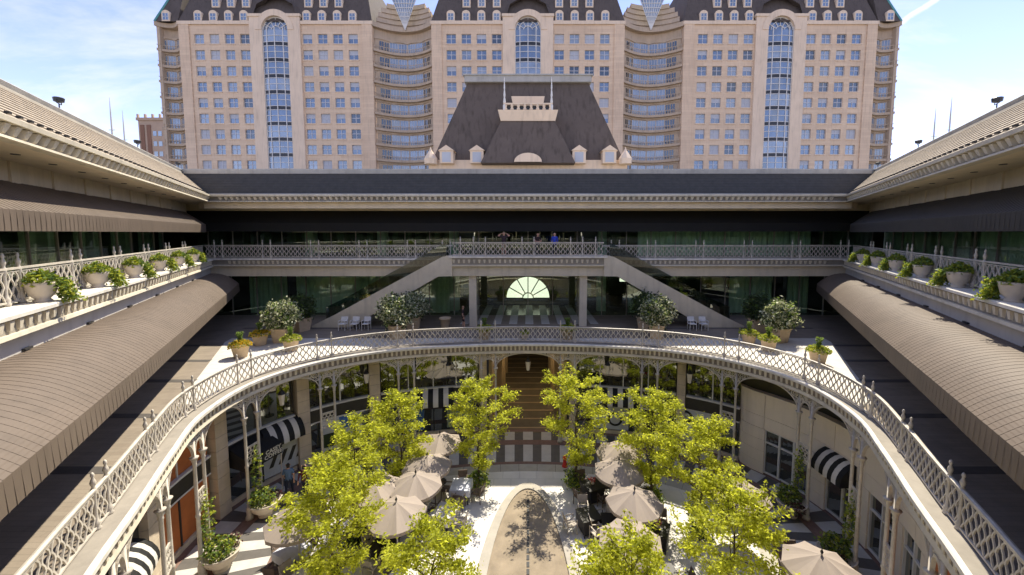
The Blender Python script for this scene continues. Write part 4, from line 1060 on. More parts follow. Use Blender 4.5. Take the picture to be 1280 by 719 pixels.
for ti, cx in enumerate(TCX):
    T(facade(cx).build('front_wall', 'tower_stone', tw))
    T(MB().box(cx - TH - .2, cx - 5.9, TY - .35, TY + 1, 60.6, 61.35).build('eaves_cornice', 'tower_trim', tw)); T(MB().box(cx + 5.9, cx + TH + .2, TY - .35, TY + 1, 60.6, 61.35).build('eaves_cornice', 'tower_trim', tw))
    for sx in (-1, 1):
        T(MB().box(cx + sx * 4.5 - 1.45, cx + sx * 4.5 + 1.45, TY - .5, TY + .5, 0, 62.2).build('pilaster', 'tower_trim', tw))
        T(MB().box(cx + sx * 4.5 - 1.65, cx + sx * 4.5 + 1.65, TY - .7, TY + .6, 62.2, 62.8).build('pilaster_cap', 'tower_trim', tw))
        T(MB().box(cx + sx * 21.6 - 1.2, cx + sx * 21.6 + 1.2, TY - .25, TY + .3, 0, 60.6).build('quoin_strip', 'tower_stone', tw))
    for r in ROWS:
        for c in COLS:
            k = rng.choice([0, 0, 0, 1, 1, 2, 3, 3, 4]) if r > 30 else rng.choice([0, 1, 1, 1, 3, 4, 4])
            T(place('window', win[k], tw, (cx + c, TY, r)))
    # tall bowed window with arched head
    aw = empty('arched_window', (cx, TY, 0)); aw.parent = tw; aw.matrix_parent_inverse = Matrix.Translation((0, -TY, 0))
    bow = lambda x, d=0: -1.3 * math.sqrt(max(0, 1 - (x / 4.2) ** 2)) + .75 + d
    xs = np.linspace(-3.05, 3.05, 13)
    zb = [ROWS[k] - 1.75 for k in range(10)]
    for k in range(10):
        z0, z1 = zb[k] + .9, zb[k] + 3.62
        MB().loft([[(x, bow(x), z0), (x, bow(x), z1)] for x in xs], False, caps=False).build('glass', 'window_blue' if (k + ti) % 3 else 'window_pale', aw)
        MB().loft([[(x, bow(x, -.05), zb[k]), (x, bow(x, -.05), zb[k] + .9)] for x in xs], False, caps=False).build('spandrel_panel', 'spandrel', aw)
        for z in (zb[k], zb[k] + .9, zb[k] + 2.3): MB().loft([[(x, bow(x, -.10), z - .06), (x, bow(x, 0), z - .06), (x, bow(x, 0), z + .06), (x, bow(x, -.10), z + .06)] for x in xs], True).build('transom', 'frame_white', aw)
    for x in (-3.0, -1.9, 0, 1.9, 3.0): MB().box(x - .09, x + .09, bow(x, -.14), bow(x, .02), 20, 60).build('mullion', 'frame_white', aw)
    zt = 59.3; na = 20
    MB().add([(0, .25, zt)] + [(3.05 * math.cos(math.pi * i / na), .25, zt + 3.05 * math.sin(math.pi * i / na)) for i in range(na + 1)], [(0, i + 1, i + 2) for i in range(na)]).build('arch_glass', 'window_blue', aw)
    fr = MB()
    for i in range(7): fr.bar((1.1 * math.cos(math.pi * i / 6), .15, zt + 1.1 * math.sin(math.pi * i / 6)), (3.05 * math.cos(math.pi * i / 6), .15, zt + 3.05 * math.sin(math.pi * i / 6)), .13)
    for rr, w_ in ((1.1, .08), (2.2, .07), (3.0, .12)):
        fr.loft([[((rr - w_) * math.cos(math.pi * i / na), y, zt + (rr - w_) * math.sin(math.pi * i / na)) for y in (.05, .2)] + [((rr + w_) * math.cos(math.pi * i / na), y, zt + (rr + w_) * math.sin(math.pi * i / na)) for y in (.2, .05)] for i in range(na + 1)], True)
    fr.build('arch_frame', 'frame_white', aw)
    MB().loft([[(3.1 * math.cos(math.pi * i / na), y, zt + 3.1 * math.sin(math.pi * i / na)) for y in (-.63, 9)] + [(4.5 * math.cos(math.pi * i / na), y, zt + 4.5 * math.sin(math.pi * i / na)) for y in (9, -.63)] for i in range(na + 1)], True).build('arch_surround', 'tower_trim', aw)
    # mansard and dormers
    hip = 3.6
    rf = T(MB().hexa([(cx - TH, TY - .1, 61.3), (cx + TH, TY - .1, 61.3), (cx + TH, TY + 30, 61.3), (cx - TH, TY + 30, 61.3), (cx - TH + hip, TY + 5.0, 76), (cx + TH - hip, TY + 5.0, 76), (cx + TH - hip, TY + 25, 76), (cx - TH + hip, TY + 25, 76)]).build('mansard_roof', 'tower_roof', tw))
    gab = MB().add([(cx - 5.3, TY - .2, 62), (cx + 5.3, TY - .2, 62), (cx + 4.2, TY - .05, 65.2), (cx, TY, 67.5), (cx - 4.2, TY - .05, 65.2), (cx, TY + 4.5, 73), (cx - 7, TY + 3, 64), (cx + 7, TY + 3, 64)], [(3, 5, 7, 2), (3, 4, 6, 5), (1, 2, 7), (0, 6, 4)])
    gab.build('centre_gable', 'tower_roof', rf)
    for c in COLS:
        d = place('dormer', dorm_m, rf, (cx + c, TY - .05, 61.35)); place('dormer_window', dwin_m, d)
        if abs(c) < 16:
            d = place('dormer', dorm_m, rf, (cx + c, TY + 1.05, 65.0)); place('dormer_window', dwin_m, d)
# concave balconied bays between and bowed bays at the ends
def arcpts(x0, x1, sag, n=20): return [(x, TY + sag * (1 - ((x - (x0 + x1) / 2) / ((x1 - x0) / 2)) ** 2)) for x in np.linspace(x0, x1, n + 1)]
bwin = MB().box(-.95, .95, 0, .03, 0, 2.35, 0)
for x in (-.95, -.32, .32, .95): bwin.box(x - .05, x + .05, -.05, .0, 0, 2.35, 1)
for z in (.6, 2.33): bwin.box(-.95, .95, -.04, .0, z - .03, z + .03, 1)
bwin_m = bwin.mesh('bay_window', ['window_pale', 'frame_tower'])
bdk_m = MB().box(-.5, .5, 0, .03, .2, 2.2, 0).box(-.04, .04, -.05, 0, .2, 2.2, 1).mesh('side_window', ['window_dark', 'bay_stone'])
def bayblock(x0, x1, sag, cols, darkcols):
    mid = (x0 + x1) / 2; hw = (x1 - x0) / 2
    yf = lambda x: TY + .6 + sag * (1 - ((x - mid) / hw) ** 2)
    rt = lambda x: math.atan2(-2 * sag * (x - mid) / hw ** 2, 1)
    xs = np.linspace(x0, x1, 25)
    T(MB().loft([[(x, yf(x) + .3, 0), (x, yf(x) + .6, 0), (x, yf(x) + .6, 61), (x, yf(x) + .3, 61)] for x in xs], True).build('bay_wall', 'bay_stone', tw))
    for k in range(10):
        zf = ROWS[k] - 2.0
        sl = T(MB().loft([[(x, yf(x) - .75, zf - .55), (x, yf(x) + .3, zf - .55), (x, yf(x) + .3, zf), (x, yf(x) - .75, zf)] for x in xs], True).build('balcony', 'bay_stone', tw))
        MB().loft([[(x, yf(x) - .72, zf + .75), (x, yf(x) - .62, zf + .75), (x, yf(x) - .62, zf + .86), (x, yf(x) - .72, zf + .86)] for x in xs], True).build('balcony_rail', 'bay_stone', sl)
        rp = MB()
        for x in np.linspace(x0 + .2, x1 - .2, int((x1 - x0) / .55)): rp.box(x - .05, x + .05, yf(x) - .70, yf(x) - .64, zf, zf + .75)
        rp.build('balusters', 'bay_stone', sl)['kind'] = 'stuff'
        T(MB().loft([[(x, yf(x) + .05, zf + 2.45 + .3 * abs(math.sin((x - x0) / (x1 - x0) * math.pi * len(cols)))), (x, yf(x) + .3, zf + 2.45 + .3 * abs(math.sin((x - x0) / (x1 - x0) * math.pi * len(cols)))), (x, yf(x) + .3, zf + 3.07), (x, yf(x) + .05, zf + 3.07)] for x in np.linspace(x0, x1, 49)], True).build('lintel', 'bay_stone', tw))
        for c in cols: T(place('bay_window', bwin_m, tw, (c, yf(c) + .22, zf + .15), rt(c), (1.0, 1, 1)))
        for c in darkcols: T(place('side_window', bdk_m, tw, (c, yf(c) + .24, zf + .1), rt(c)))
    T(MB().loft([[(x, yf(x) - 1.0, 60.3), (x, yf(x) + .6, 60.3), (x, yf(x) + .6, 61.3), (x, yf(x) - 1.0, 61.3)] for x in xs], True).build('bay_cornice', 'bay_stone', tw))
for s in (-1, 1):
    m_ = s * 29.75; x0, x1 = m_ - 6.9, m_ + 6.9
    bayblock(x0, x1, 3.2, [m_ - 3.1, m_ - 1.1, m_ + 1.1, m_ + 3.1], [m_ - 5.6, m_ - 4.6, m_ + 4.6, m_ + 5.6])
    # stepped curved attic over the bay, with a glass wedge in it
    for k in range(5):
        hw = 6.9 * math.sqrt(max(.05, 1 - (k / 5.4) ** 2)); xs = np.linspace(m_ - hw, m_ + hw, 21)
        T(MB().loft([[(x, TY + 2.0 + 2.4 * (1 - ((x - m_) / 6.9) ** 2), 61.3 + k * 1.2), (x, TY + 9, 61.3 + k * 1.2), (x, TY + 9, 61.3 + k * 1.2 + 1.17), (x, TY + 2.0 + 2.4 * (1 - ((x - m_) / 6.9) ** 2) + .25, 61.3 + k * 1.2 + 1.17)] for x in xs], True).build('attic_step', 'bay_stone', tw))
    gw = MB().add([(m_, TY + 2.6, 60.6), (m_ + 4.2, TY + 2.0, 70.5), (m_ - 4.2, TY + 2.0, 70.5)], [(0, 1, 2)]); gl = T(gw.build('glass_wedge', 'window_pale', tw))
    fr = MB()
    for t in np.linspace(.1, 1, 10): fr.bar((m_ - 4.2 * t, TY + 2.55 - .6 * t, 60.6 + 9.9 * t), (m_ + 4.2 * t, TY + 2.55 - .6 * t, 60.6 + 9.9 * t), .14)
    for u in np.linspace(-1, 1, 9): fr.bar((m_, TY + 2.52, 60.6), (m_ + 4.2 * u, TY + 1.92, 70.5), .13)
    fr.build('wedge_mullions', 'frame_white', gl)
    # bowed end bay
    a, b = s * 82.45, s * 87.9; xa, xb_ = min(a, b), max(a, b); mm = (xa + xb_) / 2
    bayblock(xa, xb_, 1.2, [mm - .9, mm + 1.1], [mm - 2.2])
    T(MB().box(min(b - s * .7, b), max(b - s * .7, b), TY + .2, TY + 20, 0, 60.3).build('end_pier', 'bay_stone', tw))
    T(MB().hexa([(xa, TY - .2, 61.3), (xb_, TY - .2, 61.3), (xb_, TY + 25, 61.3), (xa, TY + 25, 61.3)] + ([(xa - .5, TY + 3, 73), (xa, TY + 3, 73), (xa, TY + 20, 73), (xa - .5, TY + 20, 73)] if s > 0 else [(xb_, TY + 3, 73), (xb_ + .5, TY + 3, 73), (xb_ + .5, TY + 20, 73), (xb_, TY + 20, 73)])).build('end_roof', 'tower_roof', tw))
    d = T(place('dormer', dorm_m, tw, (mm, TY - .25, 61.3))); place('dormer_window', dwin_m, d)
    T(MB().bar((b, TY - .2, 61.3), (a + s * .3, TY + 3, 73.2), .35).build('copper_flashing', 'copper', tw))
tw.scale = (1.035, 1.0, 1.05)
# far block on the skyline
fb = empty('distant_building', (-168.5, 185, .5)); tag(fb, 'distant tan brick block with dark vertical bands beyond the tiled wing', 'building')
MB().box(-11, 20, 0, 14, 0, 64).build('wall', 'far_brick', fb)
for x in (-9.2, -6.2, 8.3, 10.2): MB().box(x - .9, x + .9, -.25, .05, 0, 62).build('brick_band', 'far_brick_dark', fb)
fwm = MB().box(-.8, .8, -.12, .02, 0, 2.2).mesh('window', 'window_dark'); fwp = MB().box(-.8, .8, -.12, .02, 0, 2.2).mesh('window', 'window_pale')
for zi in range(9):
    for xi, x in enumerate((-3.6, -1.2, 1.8, 5.0, 13.0, 16.0)): place('window', fwp if xi < 2 else fwm, fb, (x, 0, 57 - zi * 4.6))
MB().box(-11.5, 20.5, -.5, 14.5, 64, 65.2).build('parapet', 'far_brick', fb)
for x in np.arange(-10.8, 20, 3.4): MB().box(x - .35, x + .35, -.4, .3, 65.2, 66.8).build('pinnacle', 'far_brick', fb)

# ================================================================== roof floodlights and masts
fl = empty('roof_floodlight', (0, 0, 0))
MB().tube([(0, 0, 0), (0, 0, .5)], .035, 6).build('stem', 'metal_dark', fl)
MB().lathe([(.10, -.16), (.24, -.1), (.27, .12), (.22, .16)], 12, (0, 0, .72)).build('lamp_head', 'metal_dark', fl)
MB().tube([(-.29, 0, .72), (-.29, 0, .50), (.29, 0, .50), (.29, 0, .72)], .025, 5).build('yoke', 'metal_dark', fl)
FLA = [(-1, 19.2, 'dark floodlight on the ridge of the sunlit wing, nearest one to the masts'), (-1, 27.3, 'dark floodlight on the ridge of the sunlit wing, in front of the distant brick block'), (-1, 35.3, 'dark floodlight at the back corner of the sunlit wing, against the tower'),
       (1, 19.2, 'dark floodlight on the ridge of the dark-awning wing, well away from the masts'), (1, 27.3, 'dark floodlight on the ridge of the dark-awning wing, beside the masts'), (1, 35.3, 'dark floodlight at the back corner of the dark-awning wing, against the tower')]
for i, (s, a, lb) in enumerate(FLA):
    o = fl if i == 0 else dup(fl, (0, 0, 0))
    tag(o, lb, 'floodlight', 'floodlights along the roof ridges'); p = W(s, a, 2.15, 17.698); o.location = p; o.rotation_euler = (0, 0, inw(s)); o.scale = (.62,) * 3
for (x, y, h, lb) in ((-39.4, 38, 4.2, 'tall thin roof mast behind the sunlit wing'), (-42.3, 42, 4.2, 'short thin roof mast behind the sunlit wing'), (39.9, 38, 4.2, 'tall thin roof mast behind the dark-awning wing'), (41.0, 40.5, 4.0, 'short thin roof mast behind the dark-awning wing')):
    m = empty('roof_mast', (x, y, 15.5)); tag(m, lb, 'mast', 'thin masts on the far roofs')
    MB().tube([(0, 0, 0), (0, 0, 6.0 + h * .55), (0, 0, 6.0 + h)], [.09, .06, .012], 6).build('pole', 'band_grey', m)
    for z in (6.2, 7.2): MB().tube([(-.3, 0, z), (.3, 0, z)], .03, 5).build('cross_arm', 'band_grey', m)
rb = MB().box(-4, 4, -3, 3, 0, 6.3).build('roof_plant_room', 'band_grey', loc=(46, 42, 15.6), rz=R(60)); tag(rb, 'grey plant room on the roof behind the dark-awning wing', 'plant room')

# ================================================================== trees
def make_tree(name, seed, H=5.3, Rc=1.75, nl=9500):
    rg = np.random.default_rng(seed); root = empty(name)
    mb = MB(); lead = [(0, 0, 0)]
    for i in range(1, 9): lead.append((rg.normal(0, .045) * i ** .6, rg.normal(0, .045) * i ** .6, H * .95 * i / 8))
    mb.tube(lead, [.075 * (1 - .88 * i / 8) for i in range(9)], 8)
    tips = []
    nlimb = 26
    for k in range(nlimb):
        f = .20 + .76 * k / (nlimb - 1); z = H * f
        prof = (math.sin(math.pi * min(1, (1 - f) * 1.28 + .02)) ** .8) * (.55 + .45 * (1 - f)) + .10
        ln_ = Rc * prof * rg.uniform(.75, 1.25); az = k * 2.399 + rg.normal(0, .3); el = rg.uniform(.25, .75) + .35 * f
        base = np.array([np.interp(z, [p[2] for p in lead], [p[0] for p in lead]), np.interp(z, [p[2] for p in lead], [p[1] for p in lead]), z])
        pts = []
        for j in range(6):
            t = j / 5; pts.append(base + np.array([math.cos(az) * ln_ * t, math.sin(az) * ln_ * t, ln_ * math.sin(el) * t * (1 - .28 * t)]) + rg.normal(0, .03, 3) * (j > 0))
        mb.tube(pts, [.028 * (1 - f * .4) * (1 - .8 * j / 5) for j in range(6)], 5, caps=False)
        for t in range(7):
            q = pts[min(5, 1 + int(rg.integers(0, 5)))]; a2 = az + rg.normal(0, 1.0); l2 = rg.uniform(.25, .62) * (.6 + .5 * prof)
            e = q + np.array([math.cos(a2) * l2, math.sin(a2) * l2, rg.uniform(-.12, .28)])
            mb.tube([q, (q + e) / 2 + rg.normal(0, .02, 3), e], [.010, .007, .004], 4, caps=False); tips.append((q, e, .6 + .4 * rg.random()))
        tips.append((pts[4], pts[5], 1.2))
    tips.append((np.array(lead[-2]), np.array(lead[-1]) + [0, 0, .15], 1.0))
    mb.build('trunk', 'bark', root, True)
    wts = np.array([np.linalg.norm(e - q) * w for q, e, w in tips]); cnt = np.maximum(4, (wts / wts.sum() * nl)).astype(int)
    P = []
    for (q, e, w), c in zip(tips, cnt):
        t = rg.uniform(.15, 1.12, c)[:, None]; r = rg.normal(0, 1, (c, 3)) * np.array([.105, .105, .07]); P.append(q + (e - q) * t + r)
    P = np.vstack(P); P = P[P[:, 2] > .75]
    place('crown', leaves_mesh('crown', P, .125, rg, 'leaf_locust', .45), root)
    return root
def planting(name, seed, r, h, nl, size, mats, probs, dens=1.0):
    rg = np.random.default_rng(seed); u = rg.normal(size=(nl, 3)); u /= np.linalg.norm(u, axis=1)[:, None]; u *= rg.uniform(.35, 1, nl)[:, None] ** .5
    lump = 1 + .26 * np.sin(u[:, 0] * 6 + seed) * np.cos(u[:, 1] * 5 + u[:, 2] * 4 + seed * 2) + .17 * np.abs(rg.normal(size=nl)) * (rg.random(nl) < .4)
    P = u * lump[:, None] * np.array([r, r, h / 2]); P[:, 2] += h / 2
    return leaves_mesh(name, P, size, rg, mats, .1, .5, rg.choice(len(mats), nl, p=probs))
protos = [make_tree('locust_tree', 11, 5.35, 1.75), make_tree('locust_tree', 23, 5.5, 2.05, 10500), make_tree('locust_tree', 37, 5.2, 1.6), make_tree('locust_tree', 52, 5.4, 1.9, 10500)]
TREES = [(-2.55, 19.2, 0, 1.0, 'yellow-green locust tree beside the dark passage, nearer the café side'), (2.42, 19.3, 1, 1.03, 'broad yellow-green locust tree beside the dark passage, nearer the white shopfront'),
         (-6.2, 18.4, 2, 1.0, 'yellow-green locust tree in front of the blue poster'), (5.9, 17.9, 3, .98, 'yellow-green locust tree in front of the black-ring posters'),
         (-7.2, 15.6, 0, .95, 'yellow-green locust tree near the walking pair by the café'), (-6.5, 12.5, 2, 1.0, 'big yellow-green locust tree in front of the long café umbrella row'),
         (-2.55, 10.1, 2, .96, 'yellow-green locust tree beside the gravel oval, opposite the black tables'), (7.45, 16.0, 0, .95, 'yellow-green locust tree next to the rounded white shopfront'),
         (6.2, 11.4, 2, 1.0, 'big yellow-green locust tree between the black tables and the big umbrella by the white shopfront'), (2.65, 9.5, 2, .95, 'yellow-green locust tree beside the gravel oval, on the black tables side')]
used = [False] * 4
for i, (x, y, v, sc, lb) in enumerate(TREES):
    if used[v]: o = dup(protos[v], (x, y, 0.016), 1.3 * i, lb)
    else: o = protos[v]; used[v] = True; o.location = (x, y, 0.016); o.rotation_euler = (0, 0, .7 * i)
    o.scale = (sc,) * 3; tag(o, lb, 'tree', 'locust trees round the courtyard oval')
SH = ['locust flanking the passage on the café side', 'broad locust beside the passage', 'locust before the blue poster', 'locust before the black-ring posters', 'locust near the walking pair',
      'big locust by the café umbrellas', 'locust beside the oval opposite the black tables', 'locust next to the rounded white shopfront', 'big locust between black tables and white shopfront', 'locust beside the oval near the black tables']
pm = [planting('foliage', 100 + i, .55, .75, 900, .13, ['leaf_green', 'leaf_lime', 'leaf_dark'], [.5, .25, .25]) for i in range(2)]
for i, (x, y, v, sc, lb) in enumerate(TREES):
    b = place('tree_base_shrub', pm[i % 2], None, (x, y - .05, .02), i); tag(b, 'low shrub at the foot of the ' + SH[i], 'shrub', 'low shrubs at the feet of the locust trees')

# ================================================================== pots and shrubs on the terrace
def pot_shape(kind):
    if kind == 'tapered': return MB().lathe([(.30, 0), (.31, .05), (.42, .62), (.47, .64), (.47, .74), (.42, .74), (.40, .66), (.02, .64)], 20).mesh('pot', 'pot_tan', True)
    if kind == 'box': return MB().hexa([(-.36, -.36, 0), (.36, -.36, 0), (.36, .36, 0), (-.36, .36, 0), (-.46, -.46, .8), (.46, -.46, .8), (.46, .46, .8), (-.46, .46, .8)]).box(-.5, .5, -.5, .5, .8, .88).mesh('pot', 'pot_tan')
    if kind == 'bowl': return MB().lathe([(.22, 0), (.24, .06), (.20, .10), (.40, .30), (.50, .52), (.53, .58), (.49, .58), (.44, .50), (.02, .48)], 22).mesh('pot', 'pot_pale', True)
    return MB().lathe([(.20, 0), (.22, .04), (.17, .08), (.29, .20), (.36, .44), (.38, .52), (.35, .52), (.31, .46), (.02, .44)], 20).mesh('pot', 'pot_pale', True)
POTS = {k: pot_shape(k) for k in ('tapered', 'box', 'bowl', 'urn')}
shrub_silver = planting('foliage', 7, .95, 1.75, 3800, .17, ['leaf_silver', 'leaf_dark', 'leaf_green'], [.5, .35, .15])
shrub_dark = planting('foliage', 8, .85, 1.6, 3400, .16, ['leaf_dark', 'leaf_green'], [.85, .15])
def flower_mesh(seed, pet, r=.55):
    rg = np.random.default_rng(seed); n = 900
    a = rg.uniform(0, 2 * math.pi, n); rr = r * np.sqrt(rg.uniform(.1, 1, n)); P = np.stack([rr * np.cos(a), rr * np.sin(a), .10 + .22 * (1 - (rr / r) ** 2) + rg.normal(0, .05, n)], 1)
    m2 = 300; zz_ = rg.uniform(0, .62, m2); a2 = rg.uniform(0, 2 * math.pi, m2); P2 = np.stack([.20 * np.cos(a2) * zz_ + rg.normal(0, .03, m2), .20 * np.sin(a2) * zz_ + rg.normal(0, .03, m2), .2 + zz_], 1)
    idx = np.concatenate([rg.choice(3, n, p=[.62, .22, .16]), np.full(m2, 2)])
    return leaves_mesh('foliage', np.vstack([P, P2]), .10, rg, [pet, 'leaf_lime', 'leaf_green'], .2, .6, idx)
fl_y = flower_mesh(1, 'petal_yellow'); fl_l = flower_mesh(2, 'leaf_lime')
def potted(name, pot, fol, loc, label, cat, group, ps=1.0, fs=1.0, fz=.6, rz=0.0):
    e = empty(name, loc, rz); tag(e, label, cat, group)
    place('pot', POTS[pot], e, (0, 0, 0), 0, ps); place('foliage', fol, e, (0, 0, fz * ps), 0, fs); return e
Z2 = L2 + .010
BIG = [(-15.1, 23.7, shrub_silver, 'box', 'pale flowering shrub in a tan pot beside the yellow flower pots'), (-15.5, 26.4, shrub_dark, 'box', 'dark leafy shrub in a tan pot near the stair foot on the curtain side'),
       (-8.35, 24.6, shrub_silver, 'box', 'pale flowering shrub in a tan pot beside three white chairs and the woman in black'), (-8.0, 27.0, shrub_silver, 'box', 'pale shrub under the stair slope behind another pale shrub, curtain side'),
       (8.2, 24.6, shrub_silver, 'box', 'pale flowering shrub in a tan pot beside the pair of white chairs'), (8.2, 26.9, shrub_dark, 'box', 'dark shrub under the stair slope beside the pair of white chairs'),
       (15.4, 23.7, shrub_silver, 'box', 'pale flowering shrub in a tan pot beside the lime plants'), (15.6, 26.2, shrub_dark, 'box', 'dark leafy shrub in a tan pot behind the pale shrub and lime plants')]
for i, (x, y, f, p, lb) in enumerate(BIG): potted('potted_shrub', p, f, (x, y, Z2), lb, 'potted plant', 'large shrubs in tan pots on the terrace', 1.0, .98 + .06 * (i % 3), .78, i * 1.1)
SMALL = [(-16.0, 23.0, fl_y, 'tapered', 'yellow flowers with a spiky centre in a tan pot touching the pale shrub'), (-15.5, 20.7, fl_y, 'tapered', 'yellow flowers in a tan pot alone at the corner of the pale paving'), (-13.5, 21.9, fl_l, 'tapered', 'low lime groundcover spilling over a tan pot behind the balustrade'),
         (13.3, 23.2, fl_l, 'tapered', 'lime leafy plant in a tan pot beside the dark shrub'), (13.7, 21.9, fl_l, 'tapered', 'lime plant in a tan pot right behind the balustrade'), (14.9, 19.7, fl_l, 'tapered', 'spiky lime plant in a tan pot alone at the corner of the pale paving'),
         (-2.75, 24.3, fl_l, 'tapered', 'lime plant in a tan pot behind the railing, beside the woman in black'), (2.5, 24.3, fl_l, 'tapered', 'lime plant in a tan pot behind the railing, on the double-door side'), (-.2, 24.3, fl_l, 'bowl', 'low lime plant in a shallow bowl before the fan window')]
for i, (x, y, f, p, lb) in enumerate(SMALL): potted('potted_flowers', p, f, (x, y, Z2), lb, 'potted plant', 'small planted pots on the terrace', 1.0 if p != 'bowl' else .6, 1.0 if p != 'bowl' else .6, .55, i * 2.1)
potted('potted_flowers', 'tapered', fl_l, (-5.9, 28.0 - .5, Z2), 'plain pinkish pot standing by the woman in black', 'potted plant', None, .9, .4, .3)
# urns with trailing plants on the gallery ledges
def trail_mesh(seed):
    rg = np.random.default_rng(seed); n = 520; a = rg.uniform(0, 2 * math.pi, n); rr = .34 * np.sqrt(rg.uniform(0, 1, n))
    P = np.stack([rr * np.cos(a), rr * np.sin(a), .08 + .24 * (1 - (rr / .34) ** 2) + rg.normal(0, .05, n)], 1)
    m2 = 560; t = rg.uniform(0, 1, m2); Q = np.stack([.34 + .20 * t + rg.normal(0, .09, m2), .10 + rg.normal(0, .12, m2), .10 - .58 * t + rg.normal(0, .04, m2)], 1)
    return leaves_mesh('foliage', np.vstack([P, Q]), .105, rg, ['leaf_lime', 'leaf_green'], .1, .6, rg.choice(2, n + m2, p=[.45, .55]))
tr = [trail_mesh(31), trail_mesh(32)]
for s in (-1, 1):
    for i, a in enumerate(POT_A[1:]):
        od = ('sixth urn', 'fifth urn', 'fourth urn', 'third urn', 'second urn', 'urn nearest')[i]
        e = empty('ledge_urn', W(s, a, .36, 11.102), inw(s)); tag(e, od + (' to' if i == 5 else ' from') + ' the back corner on the ledge below the ' + ('sunlit' if s < 0 else 'shaded') + ' awning', 'planter', 'urns on the sunlit-wing ledge' if s < 0 else 'urns on the dark-awning-wing ledge')
        place('pot', POTS['urn'], e, (0, 0, 0), 0, (.86, .86, 1.05)); f = place('foliage', tr[i % 2], e, (0, 0, .48), 0.0, 1.0)
        f.rotation_euler = (0, 0, R(100 if s < 0 else 38) + .15 * (i % 3 - 1))
# planters at the arcade columns
vine = planting('vine', 77, .22, 2.6, 260, .14, ['leaf_lime', 'leaf_green'], [.4, .6])
for i, (s, lb) in enumerate(((-14.95, 'round pale planter with purple leaves at the arcade column by the café'), (-18.0, 'round pale planter with spiky grass and purple leaves by the orange panels'), (14.95, 'round pale planter with purple leaves by the striped awning door'), (18.1, 'pale planter with grass and a vine between white shopfront windows'))):
    e = empty('column_planter', c3(s, -.30, 0.012), crot(s)); tag(e, lb, 'planter', 'planters at the arcade columns')
    place('pot', POTS['bowl'], e, (0, 0, 0), 0, 1.25)
    place('foliage', planting('foliage', 60 + i, .48, .75, 700, .13, ['leaf_green', 'leaf_lime', 'leaf_dark'], [.5, .3, .2]), e, (-.12, 0, .55))
    place('purple_foliage', planting('foliage', 70 + i, .38, .6, 500, .11, ['leaf_wine', 'leaf_dark', 'leaf_silver'], [.55, .25, .2]), e, (.38, -.15, .35))
    place('vine', vine, e, (0, .35, .6))

# ================================================================== umbrellas, tables and chairs
um = empty('market_umbrella')
RU, ZU = 1.15, 2.15
for i in range(8):
    a0, a1 = math.pi / 4 * i, math.pi / 4 * (i + 1); secs = []
    for t in np.linspace(0.03, 1, 7):
        row = []
        for u in np.linspace(0, 1, 5):
            a = a0 + (a1 - a0) * u; rr = RU * t * (math.cos(math.pi / 8) / math.cos((u - .5) * math.pi / 4)) ; sagz = -.07 * t * math.sin(math.pi * u)
            row.append((rr * math.cos(a), rr * math.sin(a), ZU + .45 * (1 - t ** 1.15) + sagz))
        secs.append(row)
    secs.append([(p[0], p[1], p[2] - .13) for p in secs[-1]])
    MB().loft(secs, False, caps=False).build('canopy_panel', 'umbrella', um)
    MB().bar((0, 0, ZU + .38), (RU * .97 * math.cos(a0), RU * .97 * math.sin(a0), ZU - .07), .03).build('rib', 'metal_light', um)
MB().tube([(0, 0, 0), (0, 0, ZU + .5)], .028, 8).build('pole', 'metal_light', um)
MB().lathe([(.03, 0), (.05, .05), (.02, .12), (.005, .18)], 8, (0, 0, ZU + .5)).build('finial', 'metal_dark', um)
MB().lathe([(.30, 0), (.30, .06), (.08, .10), (.04, .3)], 14).build('base', 'metal_dark', um)
UMB = [(-4.55, 19.5, 'tan market umbrella closest to the passage on the café side'), (-4.7, 17.5, 'tan market umbrella speckled with tree shade behind the blue-clothed table'), (-4.85, 16.15, 'tan market umbrella next to the white square tables'), (-5.1, 14.4, 'tan market umbrella with its pole foot in the clear, beside the big locust'),
       (-6.6, 15.9, 'bright tan umbrella half hidden between locust crowns'), (-8.7, 14.0, 'tan umbrella by the table with brown chairs near the café'), (4.5, 18.6, 'tan market umbrella closest to the passage on the black-ring poster side'), (4.15, 17.1, 'tan market umbrella half in leaf shade behind the black tables'), (4.3, 15.05, 'tan market umbrella over the black tables with red flowers'),
       (3.6, 13.0, 'tan market umbrella beside the gravel oval under a locust crown'), (9.5, 11.9, 'large tan umbrella beside the white shopfront windows'), (8.85, 15.5, 'tan umbrella by the dark bar chair and white shopfront')]
for i, (x, y, lb) in enumerate(UMB):
    o = um if i == 0 else dup(um, (0, 0, 0)); o.location = (x, y, .017); o.rotation_euler = (0, 0, .37 * i); tag(o, lb, 'umbrella', 'tan market umbrellas in the courtyard')
um.scale = (1, 1, 1)
def table(kind):
    t = empty('dining_table')
    top = {'black': 'table_dark', 'white': 'white_cloth', 'pale': 'pale_cloth'}[kind]
    MB().box(-.45, .45, -.45, .45, .72, .76).build('tabletop', top, t)
    if kind != 'black':
        secs = []
        for z, r in ((.765, .47), (.755, .485), (.45, .50)): secs.append([(-r, -r, z), (r, -r, z), (r, r, z), (-r, r, z)])
        MB().loft(secs, True, caps=False).add([(-.47, -.47, .765), (.47, -.47, .765), (.47, .47, .765), (-.47, .47, .765)], [(0, 1, 2, 3)]).build('tablecloth', top, t)
    else: MB().hexa([(-.40, -.40, .1), (.40, -.40, .1), (.40, .40, .1), (-.40, .40, .1), (-.43, -.43, .71), (.43, -.43, .71), (.43, .43, .71), (-.43, .43, .71)]).build('skirt', 'table_dark', t)
    for x in (-.38, .38):
        for y in (-.38, .38): MB().box(x - .025, x + .025, y - .025, y + .025, 0, .72).build('leg', 'metal_dark', t)
    return t
